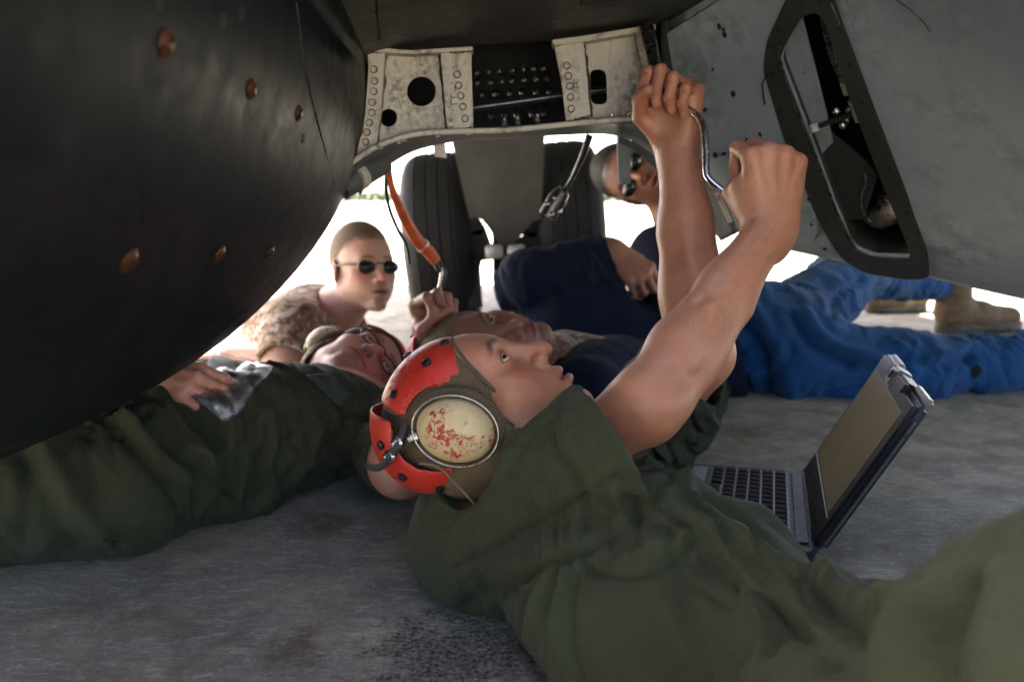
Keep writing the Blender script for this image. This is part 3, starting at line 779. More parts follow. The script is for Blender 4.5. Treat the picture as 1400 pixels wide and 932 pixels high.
# white brackets with lightening holes
YB = lambda x, y: 1.235
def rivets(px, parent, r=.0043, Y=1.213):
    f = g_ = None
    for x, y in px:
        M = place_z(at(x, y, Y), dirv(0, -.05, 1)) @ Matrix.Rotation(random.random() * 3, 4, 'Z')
        if f is None: f = piece('rivet', [(0, -.003), (r, -.003), (r, .0018), (r * .85, .0032), (r * .5, .0036), (r * .42, .0022), (0, .0022)], MT['cream_paint'], parent, M, 14); g_ = piece('rivet_ring', [(r * .9, -.0004), (r * 1.30, -.0004), (r * 1.15, .0008), (r * .9, .0010)], MT['grime'], parent, M, 14)  # dark brown ring laid round each rivet head
        else: share(f, 'rivet', parent, M); share(g_, 'rivet_ring', parent, M)
def ring(cx, cy, rx, ry, parent, Y=1.2335, w_=3.2):
    plate('hole_rim', circle(cx, cy, rx + w_, ry + w_, 32), Y, .004, MT['cream_paint'], parent, [circle(cx, cy, rx, ry, 32)], smooth=True)
bl = plate('bracket', [(522, 71), (560, 72), (604, 69), (609, 178), (560, 187), (514, 205), (516, 150)], YB, .005, MT['cream_paint'], AC, [circle(576, 125, 20, 20.5, 32), circle(531, 161, 12, 12.5, 28)])
bl['label'] = 'dirty white bracket with a large and a small round hole'
ring(576, 125, 20, 20.5, bl); ring(531, 161, 12, 12.5, bl, w_=1.8)
plate('flange', rounded([(502, 66), (525, 66), (526, 75), (521, 140), (515, 196), (512, 206), (482, 224), (475, 214), (479, 204), (496, 184), (500, 150), (504, 90)], 4), 1.2135, .014, MT['cream_paint'], bl)
plate('flange', rounded([(602, 66), (645, 66), (644, 80), (647, 176), (613, 180), (611, 172)], 4), 1.2135, .014, MT['cream_paint'], bl)
plate('top_lip', [(500, 64), (560, 69), (646, 64), (646, 69), (560, 74), (500, 70)], 1.207, .030, MT['cream_paint'], bl)
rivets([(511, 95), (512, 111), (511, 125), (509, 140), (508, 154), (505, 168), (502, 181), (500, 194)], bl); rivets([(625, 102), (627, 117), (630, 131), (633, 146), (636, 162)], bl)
br = plate('bracket', [(796, 54), (840, 45), (882, 37), (896, 166), (840, 165), (806, 166)], YB, .005, MT['cream_paint'], AC, [rounded([(806, 95), (829, 95), (831, 143), (808, 143)], 11, 6)])
br['label'] = 'dirty white bracket with one upright slotted hole'
plate('hole_rim', rounded([(803, 91), (832, 91), (834, 147), (805, 147)], 13, 6), 1.2335, .004, MT['cream_paint'], br, [rounded([(806, 95), (829, 95), (831, 143), (808, 143)], 11, 6)], smooth=True)
plate('flange', rounded([(757, 57), (797, 53), (801, 90), (807, 160), (775, 168), (768, 110)], 4), 1.2135, .014, MT['cream_paint'], br)
plate('flange', rounded([(868, 42), (884, 37), (899, 160), (893, 166)], 3), 1.2135, .014, MT['cream_paint'], br)
plate('top_lip', [(755, 55), (800, 49), (896, 33), (897, 40), (800, 57), (757, 62)], 1.207, .030, MT['cream_paint'], br)
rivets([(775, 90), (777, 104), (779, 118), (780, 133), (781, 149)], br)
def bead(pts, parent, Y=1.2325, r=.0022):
    q = spline(pts, max(6, len(pts) * 5)); tube('grime_bead', [at(x + random.uniform(-.7, .7), y + random.uniform(-.7, .7), Y) for x, y in q], [r * random.uniform(.4, 1.5) for _ in q], MT['grime'], parent, 6, 1)  # irregular dark brown bead of grime along a flange edge
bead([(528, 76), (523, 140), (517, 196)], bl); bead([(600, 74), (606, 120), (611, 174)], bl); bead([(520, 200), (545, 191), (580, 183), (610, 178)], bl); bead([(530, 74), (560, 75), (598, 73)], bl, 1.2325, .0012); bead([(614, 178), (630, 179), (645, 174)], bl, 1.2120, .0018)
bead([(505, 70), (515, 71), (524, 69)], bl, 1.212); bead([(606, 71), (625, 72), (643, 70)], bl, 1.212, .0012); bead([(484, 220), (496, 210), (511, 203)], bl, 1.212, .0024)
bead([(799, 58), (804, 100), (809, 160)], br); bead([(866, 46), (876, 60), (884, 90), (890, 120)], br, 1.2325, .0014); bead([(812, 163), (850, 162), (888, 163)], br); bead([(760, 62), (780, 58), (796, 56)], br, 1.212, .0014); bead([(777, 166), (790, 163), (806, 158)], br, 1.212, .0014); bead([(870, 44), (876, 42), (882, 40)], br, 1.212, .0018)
# pencilled letters on the flanges: L L - F, and a smudged group
def strokes(name, segs, parent, w_=1.1, Y=1.2125):
    for a, b in segs:
        d = np.array(b, float) - np.array(a, float); n_ = np.array([-d[1], d[0]]) / (np.linalg.norm(d) + 1e-6) * w_ * .5; a_, b_ = np.array(a, float), np.array(b, float)
        plate(name, [tuple(a_ - n_), tuple(b_ - n_), tuple(b_ + n_), tuple(a_ + n_)], Y, .0003, MT['ink'], parent)
strokes('pencil_mark', [((617, 143), (626, 142)), ((617, 143), (616, 136)), ((617, 134), (624, 133)), ((617, 134), (616, 128)), ((622, 126), (622, 119)), ((616, 114), (620, 113))], bl)
strokes('pencil_mark', [((785, 108), (785, 126)), ((788, 112), (790, 122)), ((783, 115), (791, 113)), ((786, 120), (792, 119)), ((789, 108), (790, 112))], br)
piece('orange_cap', [(0, 0), (.019, 0), (.021, .006), (.021, .030), (.016, .044), (.006, .048), (0, .048)], MT['orange_cap'], AC, place_z(at(481, 193, 1.245), dirv(.05, 1, .1)), 24)
rod('cap_pin', at(490, 168, 1.255), at(492, 176, 1.255), .003, MT['steel'], AC)

# arch: lip and inner face of the frame under the brackets
top = [(474, 230), (500, 210), (535, 194), (575, 184), (640, 181), (700, 179), (770, 172), (840, 166), (890, 166), (925, 185), (955, 225), (985, 275), (1005, 320)]
bot = [(492, 268), (508, 246), (535, 224), (572, 205), (630, 193), (700, 189), (770, 185), (830, 184), (872, 196), (905, 225), (935, 262), (965, 300), (985, 330)]
tp, bt = spline(top, 60), spline(bot, 60)
rows = [[at(a[0] + (b[0] - a[0]) * t, a[1] + (b[1] - a[1]) * t, 1.20 + .17 * t + .012 * math.sin(math.pi * t)) for a, b in zip(tp, bt)] for t in np.linspace(0, 1, 6)]
arch = strip('arch_frame', rows, MT['arch_paint'], AC, .006)
tube('arch_lip', [at(a[0], a[1] - 1.5, 1.195) for a in tp[::3]], .0042, MT['cream_paint'], arch, 8, 2)
tl = spline([(500, 248), (490, 238), (478, 244), (464, 256)], 8)
sp = [at(525, 222, 1.32), at(505, 232, 1.30), at(484, 246, 1.28), at(466, 258, 1.265)]
tube('arch_end', sp, [.019, .020, .020, .018], MT['arch_paint'], arch, 18, 5); tube('arch_collar', [at(486, 244, 1.2755), at(494, 239, 1.285)], [.0212, .0212], MT['cream_paint'], arch, 18, 2)
for px, py in ((520, 203), (545, 196), (552, 193), (598, 187), (640, 184), (836, 163), (858, 162), (862, 160)): piece('bolt', [(0, 0), (.0045, 0), (.0045, .0045), (.0025, .005), (.0022, .008), (0, .008)], MT['steel'], arch, place_z(at(px, py, 1.20), (0, -.35, 1)), 6, False)
# hanging strap and slotted plate behind the arch on the right
plate('hanging_strap', [(843, 180), (862, 180), (862, 251), (846, 252)], 1.48, .004, MT['panel_paint'], AC)
plate('slotted_plate', [(846, 176), (905, 178), (960, 260), (930, 262), (868, 205), (846, 196)], 1.45, .004, MT['arch_paint'], AC, [rounded([(852, 183), (884, 191), (890, 197), (852, 190)], 3)])
plate('hanging_strap', [(592, 190), (608, 190), (610, 216), (594, 214)], 1.6, .006, MT['light_metal'], AC)

# dark side skin between pod and brackets
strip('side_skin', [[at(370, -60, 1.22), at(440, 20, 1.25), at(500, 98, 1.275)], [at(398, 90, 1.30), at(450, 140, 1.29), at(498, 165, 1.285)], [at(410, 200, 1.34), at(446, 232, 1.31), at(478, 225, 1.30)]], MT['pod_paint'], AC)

# right fuselage side with the access hole
lowline = [(935, 255), (985, 305), (1060, 336), (1160, 357), (1270, 377), (1400, 406), (1560, 442), (1800, 490)]
def low_y(px): return float(np.interp(px, [p[0] for p in lowline], [p[1] for p in lowline]))
def YP(px, py):
    e = max(low_y(px) - py, 0); return 1.35 - .00089 * (px - 1060) + .00074 * (py - 335) + .10 * math.exp(-e / 22) + 1.1e-7 * (px - 1150) ** 2 * 0
hole = rounded([(1066, 80), (1080, 50), (1098, 22), (1116, 14), (1130, 26), (1150, 95), (1185, 190), (1215, 268), (1243, 335), (1246, 352), (1192, 350), (1166, 338), (1145, 288), (1105, 180)], 12)
outer = rounded([(1045, 96), (1050, 55), (1075, 0), (1094, -34), (1126, -34), (1142, 0), (1172, 82), (1203, 165), (1238, 256), (1269, 345), (1272, 378), (1240, 380), (1182, 371), (1150, 350), (1124, 308), (1100, 250), (1074, 190)], 12)
panel = plate('fuselage_panel', [(912, 46), (985, 0), (1040, -60), (1100, -110), (1400, -160), (1800, -200), (1800, 490), (1560, 442), (1400, 406), (1330, 391), (1270, 377), (1210, 366), (1160, 357), (1110, 347), (1060, 336), (1020, 322), (985, 305), (960, 282), (935, 255), (928, 150)], YP, .006, MT['panel_paint'], AC, [hole], grid=34, smooth=True)
# the body goes on behind and above the panel
lowp = [at(px, low_y(px) - 2, YP(px, low_y(px) - 2) + .012) for px in (940, 985, 1060, 1160, 1270, 1400, 1560, 1790)]
strip('fuselage_bottom', [lowp, [p + np.array([.06, .22, .03]) for p in lowp], [p + np.array([.22, .55, .22]) for p in lowp], [np.array([max(p[0] + .35, .75), 1.75 + .25 * i / 7, 1.12]) for i, p in enumerate(lowp)]], MT['panel_paint'], AC, .006)
topp = [at(px, py, YP(px, py) + .006) for px, py in ((914, 46), (985, 2), (1040, -58), (1100, -108), (1400, -158), (1798, -198))]
strip('fuselage_shoulder', [topp, [p + np.array([.0, .015, .10]) for p in topp], [np.array([p[0] + .02, p[1] + .06, 1.115]) for p in topp]], MT['panel_paint'], AC, .006)
strip('fuselage_front', [[p for p in rows_belly_front], [np.array([p[0], .76, 1.12]) for p in rows_belly_front]], MT['belly_paint'], AC, .006)
frame = plate('access_frame', outer, YP, .0025, MT['frame_paint'], panel, [hole], grid=40, fwd=.0035, smooth=True)
# worn bright edge of the frame on its left side
tube('worn_edge', [at(x, y, YP(x, y) - .006) for x, y in ((1068, 60), (1067, 84), (1086, 140), (1104, 186), (1122, 232), (1144, 290), (1162, 325), (1172, 342))], .0018, MT['steel'], frame, 6, 4)
tube('worn_edge', [at(x, y, YP(x, y) - .005) for x, y in ((1136, 4), (1142, 18), (1148, 34))], .0014, MT['steel'], frame, 6, 4)
for px, py in ((1066, 38), (1056, 62), (1058, 100), (1068, 150), (1084, 190), (1100, 222), (1114, 262), (1128, 296), (1144, 330), (1180, 360), (1222, 368), (1258, 362), (1256, 318), (1240, 290), (1216, 228), (1197, 182), (1180, 138), (1164, 88), (1149, 40), (1098, 4), (1124, 2)):
    p = at(px, py, YP(px, py)); n_ = np.cross(at(px + 4, py, YP(px + 4, py)) - p, at(px, py - 4, YP(px, py - 4)) - p); n_ = -n_ if n_.dot(p - np.array([0, 0, CAM_H])) > 0 else n_
    M = place_z(p + unit(n_) * .0036, n_)
    if px == 1066: bh = piece('bolt_hole', [(0, -.001), (.0042, -.001), (.0042, .0004), (.003, .0006), (0, .0002)], MT['bolt_dark'], frame, M, 12)
    else: share(bh, 'bolt_hole', frame, M)
# cavity behind the hole
inw = unit((.42, .62, .50)); L0 = [at(x, y, YP(x, y) + .004) for x, y in hole]; cav = []
for d in (0, .05, .12): cav.append([p + inw * d for p in L0] + [L0[0] + inw * d])
strip('hole_wall', cav, MT['frame_paint'], panel, .003)
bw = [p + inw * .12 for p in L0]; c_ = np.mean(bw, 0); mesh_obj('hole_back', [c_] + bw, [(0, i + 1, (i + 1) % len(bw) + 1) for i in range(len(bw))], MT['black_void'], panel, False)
DP = lambda d: (lambda x, y: YP(x, y) + d)
plate('inner_web', [(1062, 84), (1072, 46), (1094, 20), (1112, 90), (1130, 160), (1138, 195), (1120, 215), (1098, 180)], DP(.030), .004, MT['panel_paint'], panel, [circle(1098, 100, 2.2, n=10)])
plate('inner_web', [(1100, 190), (1128, 176), (1185, 222), (1200, 240), (1180, 300), (1150, 300)], DP(.034), .004, MT['frame_paint'], panel)
hp = [at(x, y, YP(x, y) + .035) for x, y in ((1126, 6), (1134, 45), (1144, 82), (1154, 104), (1159, 114))]
hose = tube('braided_hose', hp, .0072, MT['dark_steel'], panel, 12, 6)
for t in np.linspace(.02, .98, 26):
    i = min(int(t * 4), 3); p = hp[i] + (hp[i + 1] - hp[i]) * (t * 4 - i); M = place_z(p, hp[i + 1] - hp[i])
    if t < .03: hr = piece('braid', [(.0070, -.0022), (.0082, -.0012), (.0082, .0012), (.0070, .0022)], MT['steel'], hose, M, 12)
    elif random.random() < .7: share(hr, 'braid', hose, M)
rod('hose_fitting', at(1158, 111, YP(1158, 111) + .033), at(1163, 126, YP(1163, 126) + .032), .0098, MT['light_metal'], panel)
rod('pipe_fitting', at(1167, 136, YP(1167, 136) + .028), at(1177, 164, YP(1177, 164) + .027), .0080, MT['light_metal'], panel)
rod('control_rod', at(1113, 175, YP(1113, 175) + .004), at(1172, 154, YP(1172, 154) + .026), .0038, MT['dark_steel'], panel)
piece('rod_nut', [(0, -.005), (.0068, -.005), (.0068, .005), (0, .005)], MT['light_metal'], panel, place_z(at(1113, 175, YP(1113, 175) + .002), unit(at(1172, 154, 1.2) - at(1113, 175, 1.2))), 6, False)
for x, y in ((1143, 152), (1152, 171), (1160, 150), (1157, 164)): piece('rod_bolt', [(0, 0), (.0055, 0), (.0055, .006), (.003, .0075), (0, .0075)], MT['steel'] if x < 1155 else MT['dark_steel'], panel, place_z(at(x, y, YP(x, y) + .028), dirv(-.3, -.3, 1)), 6, False)
dc = at(1205, 285, YP(1205, 285) + .085)
for k, (r, off) in enumerate(((.030, .0), (.024, .012), (.017, .022))):
    piece('duct_ring', [(r - .004, -.010), (r, -.008), (r + .002, 0), (r, .008), (r - .004, .010)], MT['dark_steel'] if k else MT['steel'], panel, place_z(dc - inw * off * .6 + np.array([.012 * k, 0, 0]), dirv(-.75, -.1, .6)), 28)
tube('wire', [at(x, y, YP(x, y) + .03) for x, y in ((1182, 236), (1184, 250), (1178, 268), (1180, 290), (1190, 304))], .0017, MT['steel'], panel, 8, 5)
# patch plate with screws, loose wires and marks on the skin
patch = plate('patch_plate', rounded([(1002, 196), (1018, 180), (1042, 168), (1060, 176), (1076, 204), (1119, 300), (1115, 330), (1060, 326), (1030, 300)], 12), YP, .0006, MT['panel_paint'], panel, grid=30, fwd=.0018, smooth=True)
for px, py in ((1040, 183), (1036, 205), (1022, 190), (1106, 272), (1110, 306), (1086, 318), (1068, 316), (1060, 300), (955, 118), (975, 95), (990, 40), (984, 36), (991, 47), (1128, 340), (964, 150), (990, 210), (978, 212), (1003, 128)):
    p = at(px, py, YP(px, py)); n_ = np.cross(at(px + 4, py, YP(px + 4, py)) - p, at(px, py - 4, YP(px, py - 4)) - p); n_ = -n_ if n_.dot(p - np.array([0, 0, CAM_H])) > 0 else n_
    M = place_z(p + unit(n_) * .0014, n_) @ Matrix.Diagonal((random.uniform(.6, 1.2), random.uniform(.7, 1.8), 1, 1))
    if px == 1040: sc_ = piece('screw', [(0, -.002), (.0030, -.002), (.0030, .0010), (.002, .0014), (0, .0010)], MT['bolt_dark'], panel, M, 10)
    else: share(sc_, 'screw', panel, M)
tube('wire', [at(x, y, YP(x, y) - .012) for x, y in ((1051, 103), (1043, 112), (1043, 126), (1046, 143))], .0014, MT['cable_black'], panel, 6, 5)
tube('wire', [at(x, y, YP(x, y) - .004) for x, y in ((1225, 0), (1245, 14), (1262, 30), (1272, 44))], .0007, MT['dark_steel'], panel, 6, 5)

# nose gear: two wheels, leg plate, axle, struts
GY = 3.05; GR = Matrix.Rotation(R_(-4.5), 4, 'Y')
def wheel(cx, cz, RW=.330):
    base = at(cx, 275, GY); c = np.array([base[0], GY, cz])
    M = Matrix.Translation(Vector(c)) @ GR @ Matrix.Rotation(math.pi / 2, 4, 'Y')
    prof = []
    half = [(.20, .055), (.22, .092), (.26, .112), (.30, .120), (.325, .119), (.343, .112), (.357, .100), (.366, .086), (.371, .074)]
    tread = [(.374, .066), (.371, .063), (.371, .059), (.375, .056), (.376, .026), (.3725, .023), (.3725, .018), (.3765, .015)]
    prof = half + tread; prof = prof + [(r, -h) for r, h in prof[::-1]]
    prof = [(r - .375 + RW if r > .30 else .19 + (r - .20) * .9, h) for r, h in prof]
    wh = piece('nose_wheel', prof, MT['rubber'], AC, M, 72)
    piece('rim', [(.0, -.05), (.10, -.05), (.13, -.07), (.18, -.075), (.192, -.055), (.192, .055), (.18, .075), (.13, .07), (.10, .05), (0, .05)], MT['hub_metal'], wh, M, 40)
    return wh
wheel(606, .318); wheel(775, .360)
leg = plate('leg_plate', [(612, 168), (746, 160), (740, 300), (727, 303), (716, 318), (704, 333), (690, 336), (680, 332), (668, 312), (655, 297), (642, 300)], 2.74, .03, MT['gear_paint'], AC)
rod('gear_leg', at(690, 190, 3.0), at(694, 395, 3.0), .055, MT['frame_paint'], AC)
rod('axle', at(590, 350, 3.05), at(800, 335, 3.05), .032, MT['frame_paint'], AC)
for x in (676, 706): piece('axle_nut', [(0, -.03), (.018, -.03), (.024, -.02), (.024, .02), (.018, .03), (0, .03)], MT['light_metal'], AC, place_z(at(x, 344, 2.72), dirv(1, .06, 0)), 16)
for pts in (((640, 292), (654, 296), (664, 312), (655, 322), (640, 318)), ((640, 318), (664, 312), (672, 336), (660, 355), (640, 352)), ((740, 292), (725, 296), (716, 316), (724, 326), (742, 320)), ((742, 320), (716, 316), (708, 338), (722, 350), (742, 350)), ((640, 350), (660, 352), (655, 372), (660, 420), (640, 420))):
    plate('torque_link', list(pts), 2.80, .03, MT['frame_paint'], AC)
rod('tow_fitting', at(697, 352, 2.9), at(698, 384, 2.9), .018, MT['black_plastic'], AC)

# loose cable ends
oc = thing('orange_cable', tuple(at(534, 236, 1.36)), 'orange sleeved cable hanging from the arch beside the left wheel, black wire along it', 'cable')
pts = [(531, 228, 1.36), (536, 258, 1.38), (550, 292, 1.42), (568, 325, 1.46), (585, 343, 1.48), (596, 357, 1.49)]
P3 = [at(*p) for p in pts]; tube('sleeve', P3, [.0045, .0055, .0095, .0115, .0120, .0105], MT['orange_rubber'], oc, 14, 6)
M = place_z(at(578, 336, 1.475), P3[4] - P3[3]); piece('cable_tie', [(.0120, -.003), (.0135, -.003), (.0135, .003), (.0120, .003)], MT['light_metal'], oc, M, 18)
tube('plug', [at(595, 355, 1.49), at(601, 366, 1.49), at(606, 372, 1.49)], [.0080, .0085, .0060], MT['black_plastic'], oc, 12, 4)
tube('bare_wire', [at(596, 358, 1.488), at(604, 368, 1.487), at(602, 388, 1.487), at(597, 408, 1.488), at(596, 430, 1.50)], .0042, MT['steel'], oc, 8, 6)
tube('bare_wire', [at(603, 365, 1.49), at(609, 372, 1.49), at(607, 390, 1.49), at(604, 412, 1.495)], .0038, MT['black_plastic'], oc, 8, 6)
tube('black_wire', [at(x, y, 1.37 + .0005 * (y - 230)) for x, y in ((529, 230), (528, 262), (534, 290), (545, 316), (556, 336), (560, 360))], .0032, MT['cable_black'], oc, 8, 6)
bc = thing('black_cable', tuple(at(806, 188, 1.42)), 'thin black cable with a silver plug hanging in front of the right wheel', 'cable')
tube('cord', [at(806, 186, 1.40), at(796, 214, 1.42), at(781, 246, 1.46), at(768, 266, 1.48)], [.0065, .0058, .0045, .0045], MT['cable_black'], bc, 10, 6)
tube('plug', [at(771, 260, 1.475), at(762, 272, 1.48), at(748, 296, 1.48)], [.012, .0185, .017], MT['dark_steel'], bc, 14, 3)
for x, y in ((748, 278), (765, 288), (755, 292), (760, 270)): piece('plug_pin', [(0, 0), (.005, 0), (.005, .006), (.002, .008), (0, .008)], MT['chrome'], bc, place_z(at(x, y, 1.462), dirv(-.2, -.2, 1)), 10)
# ---------------------------------------------------------------- people
VOX = 1.0
SK = (.45, .215, .128); SKP = (.55, .30, .225)
def person(loc, label): return thing('person', tuple(loc), label, 'person')
def skin_obj(root, S, fr, vox, skin, hands=(), lo=None, hi=None, **kw):
    v, q = S.mesh(vox * VOX, lo, hi); v = relax(v, q, 1, .4)
    c = face_color(fr, v, skin, **kw)
    for parts in hands: skin_hand_color(c, v, parts, skin)
    return mesh_obj('body', v, q, MT['skin'], root, attrs={'tone': ('FLOAT_COLOR', c)})
def cloth_obj(name, root, S, vox, mat, wr=None, base=.0025, bl=.055, lo=None, hi=None, smooth_it=1, marks=()):
    v, q = S.mesh(vox * VOX, lo, hi); v = relax(v, q, smooth_it, .5)
    if marks:                                      # seams and single folds laid along the surface
        bv = BVHTree.FromPolygons([Vector(p) for p in v], [tuple(map(int, f)) for f in q])
        for px, w_, amp in marks:
            pts = [seen(bv, *p)[0] for p in px]; pts = [p for p in pts if p is not None]
            if len(pts) > 1: wr.crease(spline(pts, len(pts) * 4), w_, amp)
    if wr is not None: v = wr.apply(v, q, base, bl); v = relax(v, q, 1, .2)
    return mesh_obj(name, v, q, MT[mat], root)
def sdf_obj(name, root, S, vox, mat, it=1, fn=None):
    v, q = S.mesh(vox); v = relax(v, q, it, .5)
    if fn: v = fn(v, q)
    return mesh_obj(name, v, q, MT[mat], root)
def limb(S, pts, rad, k=.02):
    return S.chain(pts, rad, k)
def headfr(o, F, U, k=1.0):
    y = unit(F); z = np.asarray(U, float); z = unit(z - y * z.dot(y)); x = np.cross(y, z)
    return Fr(o, np.stack([x, y, z], 1), k)
def cap_sdf(fr, grow=.006, face=(.052, .052), neck=True, cr=1.0):
    """cloth helmet liner round the head with an open face"""
    S = SDF(); S.ell((0, -.016 * cr, .034 * cr), (.077 + grow, (.097 + grow) * (.4 + .6 * cr), (.091 + grow) * cr), .01, fr=fr)
    S.ell((0, .016, .020 * cr), (.069 + grow, .071 + grow, .075 * cr + grow), .02, fr=fr)
    if neck:
        S.ell((0, -.016, -.022), (.080 + grow, .082 + grow, .078 + grow), .03, fr=fr)
        S.ell((0, .000, -.058), (.072 + grow, .060 + grow, .050 + grow), .03, fr=fr)
    I = SDF(); I.ell((0, -.010, .024 * cr), (.074, .094 * (.4 + .6 * cr), .088 * cr), .01, fr=fr); I.ell((0, .0, -.040), (.074, .080, .080), .02, fr=fr); I.ell((0, .03, -.03), (.066, .10, .10), .02, fr=fr)
    S.sub(I, .003, 's')
    p0 = fr.w((0, face[0], .055)); p1 = fr.w((0, face[1] - .022, -.06)); d = unit(p1 - p0); n = np.cross(fr.d((1, 0, 0)), d); n = n if n.dot(fr.d((0, 1, 0))) > 0 else -n
    S.plane(p0, n, .004)
    S.plane(fr.w((0, -.02, -.105)), fr.d((0, .0, -1)), .004)
    return S
def cap_piping(fr, parent, grow, face, cr, mat='tan_cloth', r=.0026):
    """rolled edge round the face opening of a liner"""
    S = SDF(); S.ell((0, -.016 * cr, .034 * cr), (.077 + grow, (.097 + grow) * (.4 + .6 * cr), (.091 + grow) * cr), .01, fr=fr); S.ell((0, .016, .020 * cr), (.069 + grow, .071 + grow, .075 * cr + grow), .02, fr=fr)
    S.ell((0, -.016, -.022), (.080 + grow, .082 + grow, .078 + grow), .03, fr=fr); S.ell((0, .000, -.058), (.072 + grow, .060 + grow, .050 + grow), .03, fr=fr)
    p0 = np.array([0, face[0], .055]); p1 = np.array([0, face[1] - .022, -.06]); d = unit(p1 - p0); c0 = p0 + d * .055; pts = []
    for a in np.linspace(0, 2 * math.pi, 49):
        dr = math.cos(a) * np.array([1., 0, 0]) + math.sin(a) * d; t = np.linspace(.01, .16, 300); P = np.array([fr.w(c0 + dr * q) for q in t]); D = S.ev(P); i = int(np.argmax(D > 0)) if (D > 0).any() else 299
        q = c0 + dr * (t[i] - .0022); pts.append(fr.w(q) if q[2] > -.040 else None)
    runs = [p for p in pts if p is not None]; k = next((i for i, p in enumerate(pts) if p is None), 0); runs = [p for p in pts[k:] + pts[1:k] if p is not None]
    return tube('edge_piping', runs, r * fr.k, MT[mat], parent, 8, 2)
def shell_sdf(fr, a0, a1, xlim=.07, grow=.012, th=.004, cr=1.0):
    """hard shell plate over the liner: angles in the mid plane from the front (0) over the crown (90) to the back (180)"""
    S = SDF(); g = grow; e_ = lambda t: ((.081 + t), (.101 + t) * (.4 + .6 * cr), (.095 + t) * cr)
    S.ell((0, -.016 * cr, .034 * cr), e_(g), .01, fr=fr)
    S.ell((0, -.016 * cr, .034 * cr), e_(g - th), .002, 's', fr=fr)
    c = fr.w((0, -.016 * cr, .02 * cr))
    for a, sg in ((a0, -1), (a1, 1)):
        a = R_(a); n = fr.d((0, -math.sin(a) * sg, math.cos(a) * sg)); S.plane(c, n, .0025)
    S.plane(fr.w((xlim, 0, 0)), fr.d((1, 0, 0)), .012); S.plane(fr.w((-xlim, 0, 0)), fr.d((-1, 0, 0)), .012)
    return S
def stud(fr, ang, x, parent, r=.0055, g=.0075, mat='black_plastic', cr=1.0):
    a = R_(ang); xx = x; ry, rz, rx = (.101 + g) * (.4 + .6 * cr), (.095 + g) * cr, .081 + g; cy, cz = -.016 * cr, .034 * cr; s = math.sqrt(max(1 - (xx / rx) ** 2, .02))
    loc = np.array([xx, cy + ry * s * math.cos(a), cz + rz * s * math.sin(a)]); n = np.array([xx / rx ** 2, (loc[1] - cy) / ry ** 2, (loc[2] - cz) / rz ** 2])
    piece('shell_stud', [(0, -.002), (r, -.002), (r, .0012), (r * .7, .0022), (0, .0022)], MT[mat], parent, place_z(fr.w(loc), fr.d(n)), 16)
def ear_cup(fr, side, parent, tilt=0.3, yo=0, zo=0):
    """oval hearing cup, flaking red over cream, in a cloth ring with a thin steel wire round it"""
    c = fr.w((side * .094, yo - .014, zo - .006)); n = fr.d((side, -.06, -.08)); up = fr.d((0, math.sin(tilt), math.cos(tilt)))
    M = frame_yz(up, n); f = Fr(c, M, fr.k)
    S = SDF(); S.ell((0, 0, .002), (.035, .043, .026), .004, fr=f); S.plane(f.w((0, 0, -.006)), -f.M[:, 2], .003); cup = sdf_obj('ear_cup', parent, S, .0018, 'chipped_cup')
    S = SDF(); S.ell((0, 0, -.012), (.045, .053, .017), .004, fr=f); S.ell((0, 0, .006), (.036, .044, .022), .003, 's', fr=f); sdf_obj('ear_pad', parent, S, .0022, 'brown_cloth')
    pts = [f.w((.0395 * math.cos(a), .0475 * math.sin(a), .006)) for a in np.linspace(0, 2 * math.pi, 29)]
    tube('wire_hoop', pts, .0013, MT['steel'], parent, 8, 2)
    return f
def shades(fr, root, name='sunglasses', clear=False, wrap=1.0):
    mt = MT['lens_clear' if clear else 'glass_black']
    g = None
    for s in (-1, 1):
        if clear:
            pts = [fr.w((s * (.033 + .0235 * math.cos(a)), .0935 - .006 * (math.cos(a) + 1) * .5, -.001 + .0155 * math.sin(a))) for a in np.linspace(0, 2 * math.pi, 25)]
            o = tube('rim', pts, .0016, MT['black_plastic'], root, 8, 2) if g is None else tube('rim', pts, .0016, MT['black_plastic'], g, 8, 2)
        else:
            S = SDF(); S.ell((s * .035, .0780, -.003), (.0335, .0220, .0200), .004, fr=fr); S.ell((s * .035, .0760, -.003), (.0318, .0210, .0188), .002, 's', fr=fr)
            S.plane(fr.w((s * .034, .080, 0)), -fr.d((-.4 * s, 1, 0)), .002); o = sdf_obj(name if g is None else 'lens', g or root, S, .0015, 'glass_black')
        if g is None: g = o; 
        tube('temple_arm', [fr.w((s * .058, .082, .005)), fr.w((s * .074, .055, .006)), fr.w((s * .0835, .0, .006)), fr.w((s * .084, -.012, .001))], [.0028, .0024, .0022, .0016], MT['black_plastic'], g, 8, 4)
    tube('bridge', [fr.w((-.012, .0955, .005)), fr.w((0, .0985, .007)), fr.w((.012, .0955, .005))], .0022, MT['black_plastic'], g, 8, 4)
    g.name = name if not clear else 'glasses'
    return g
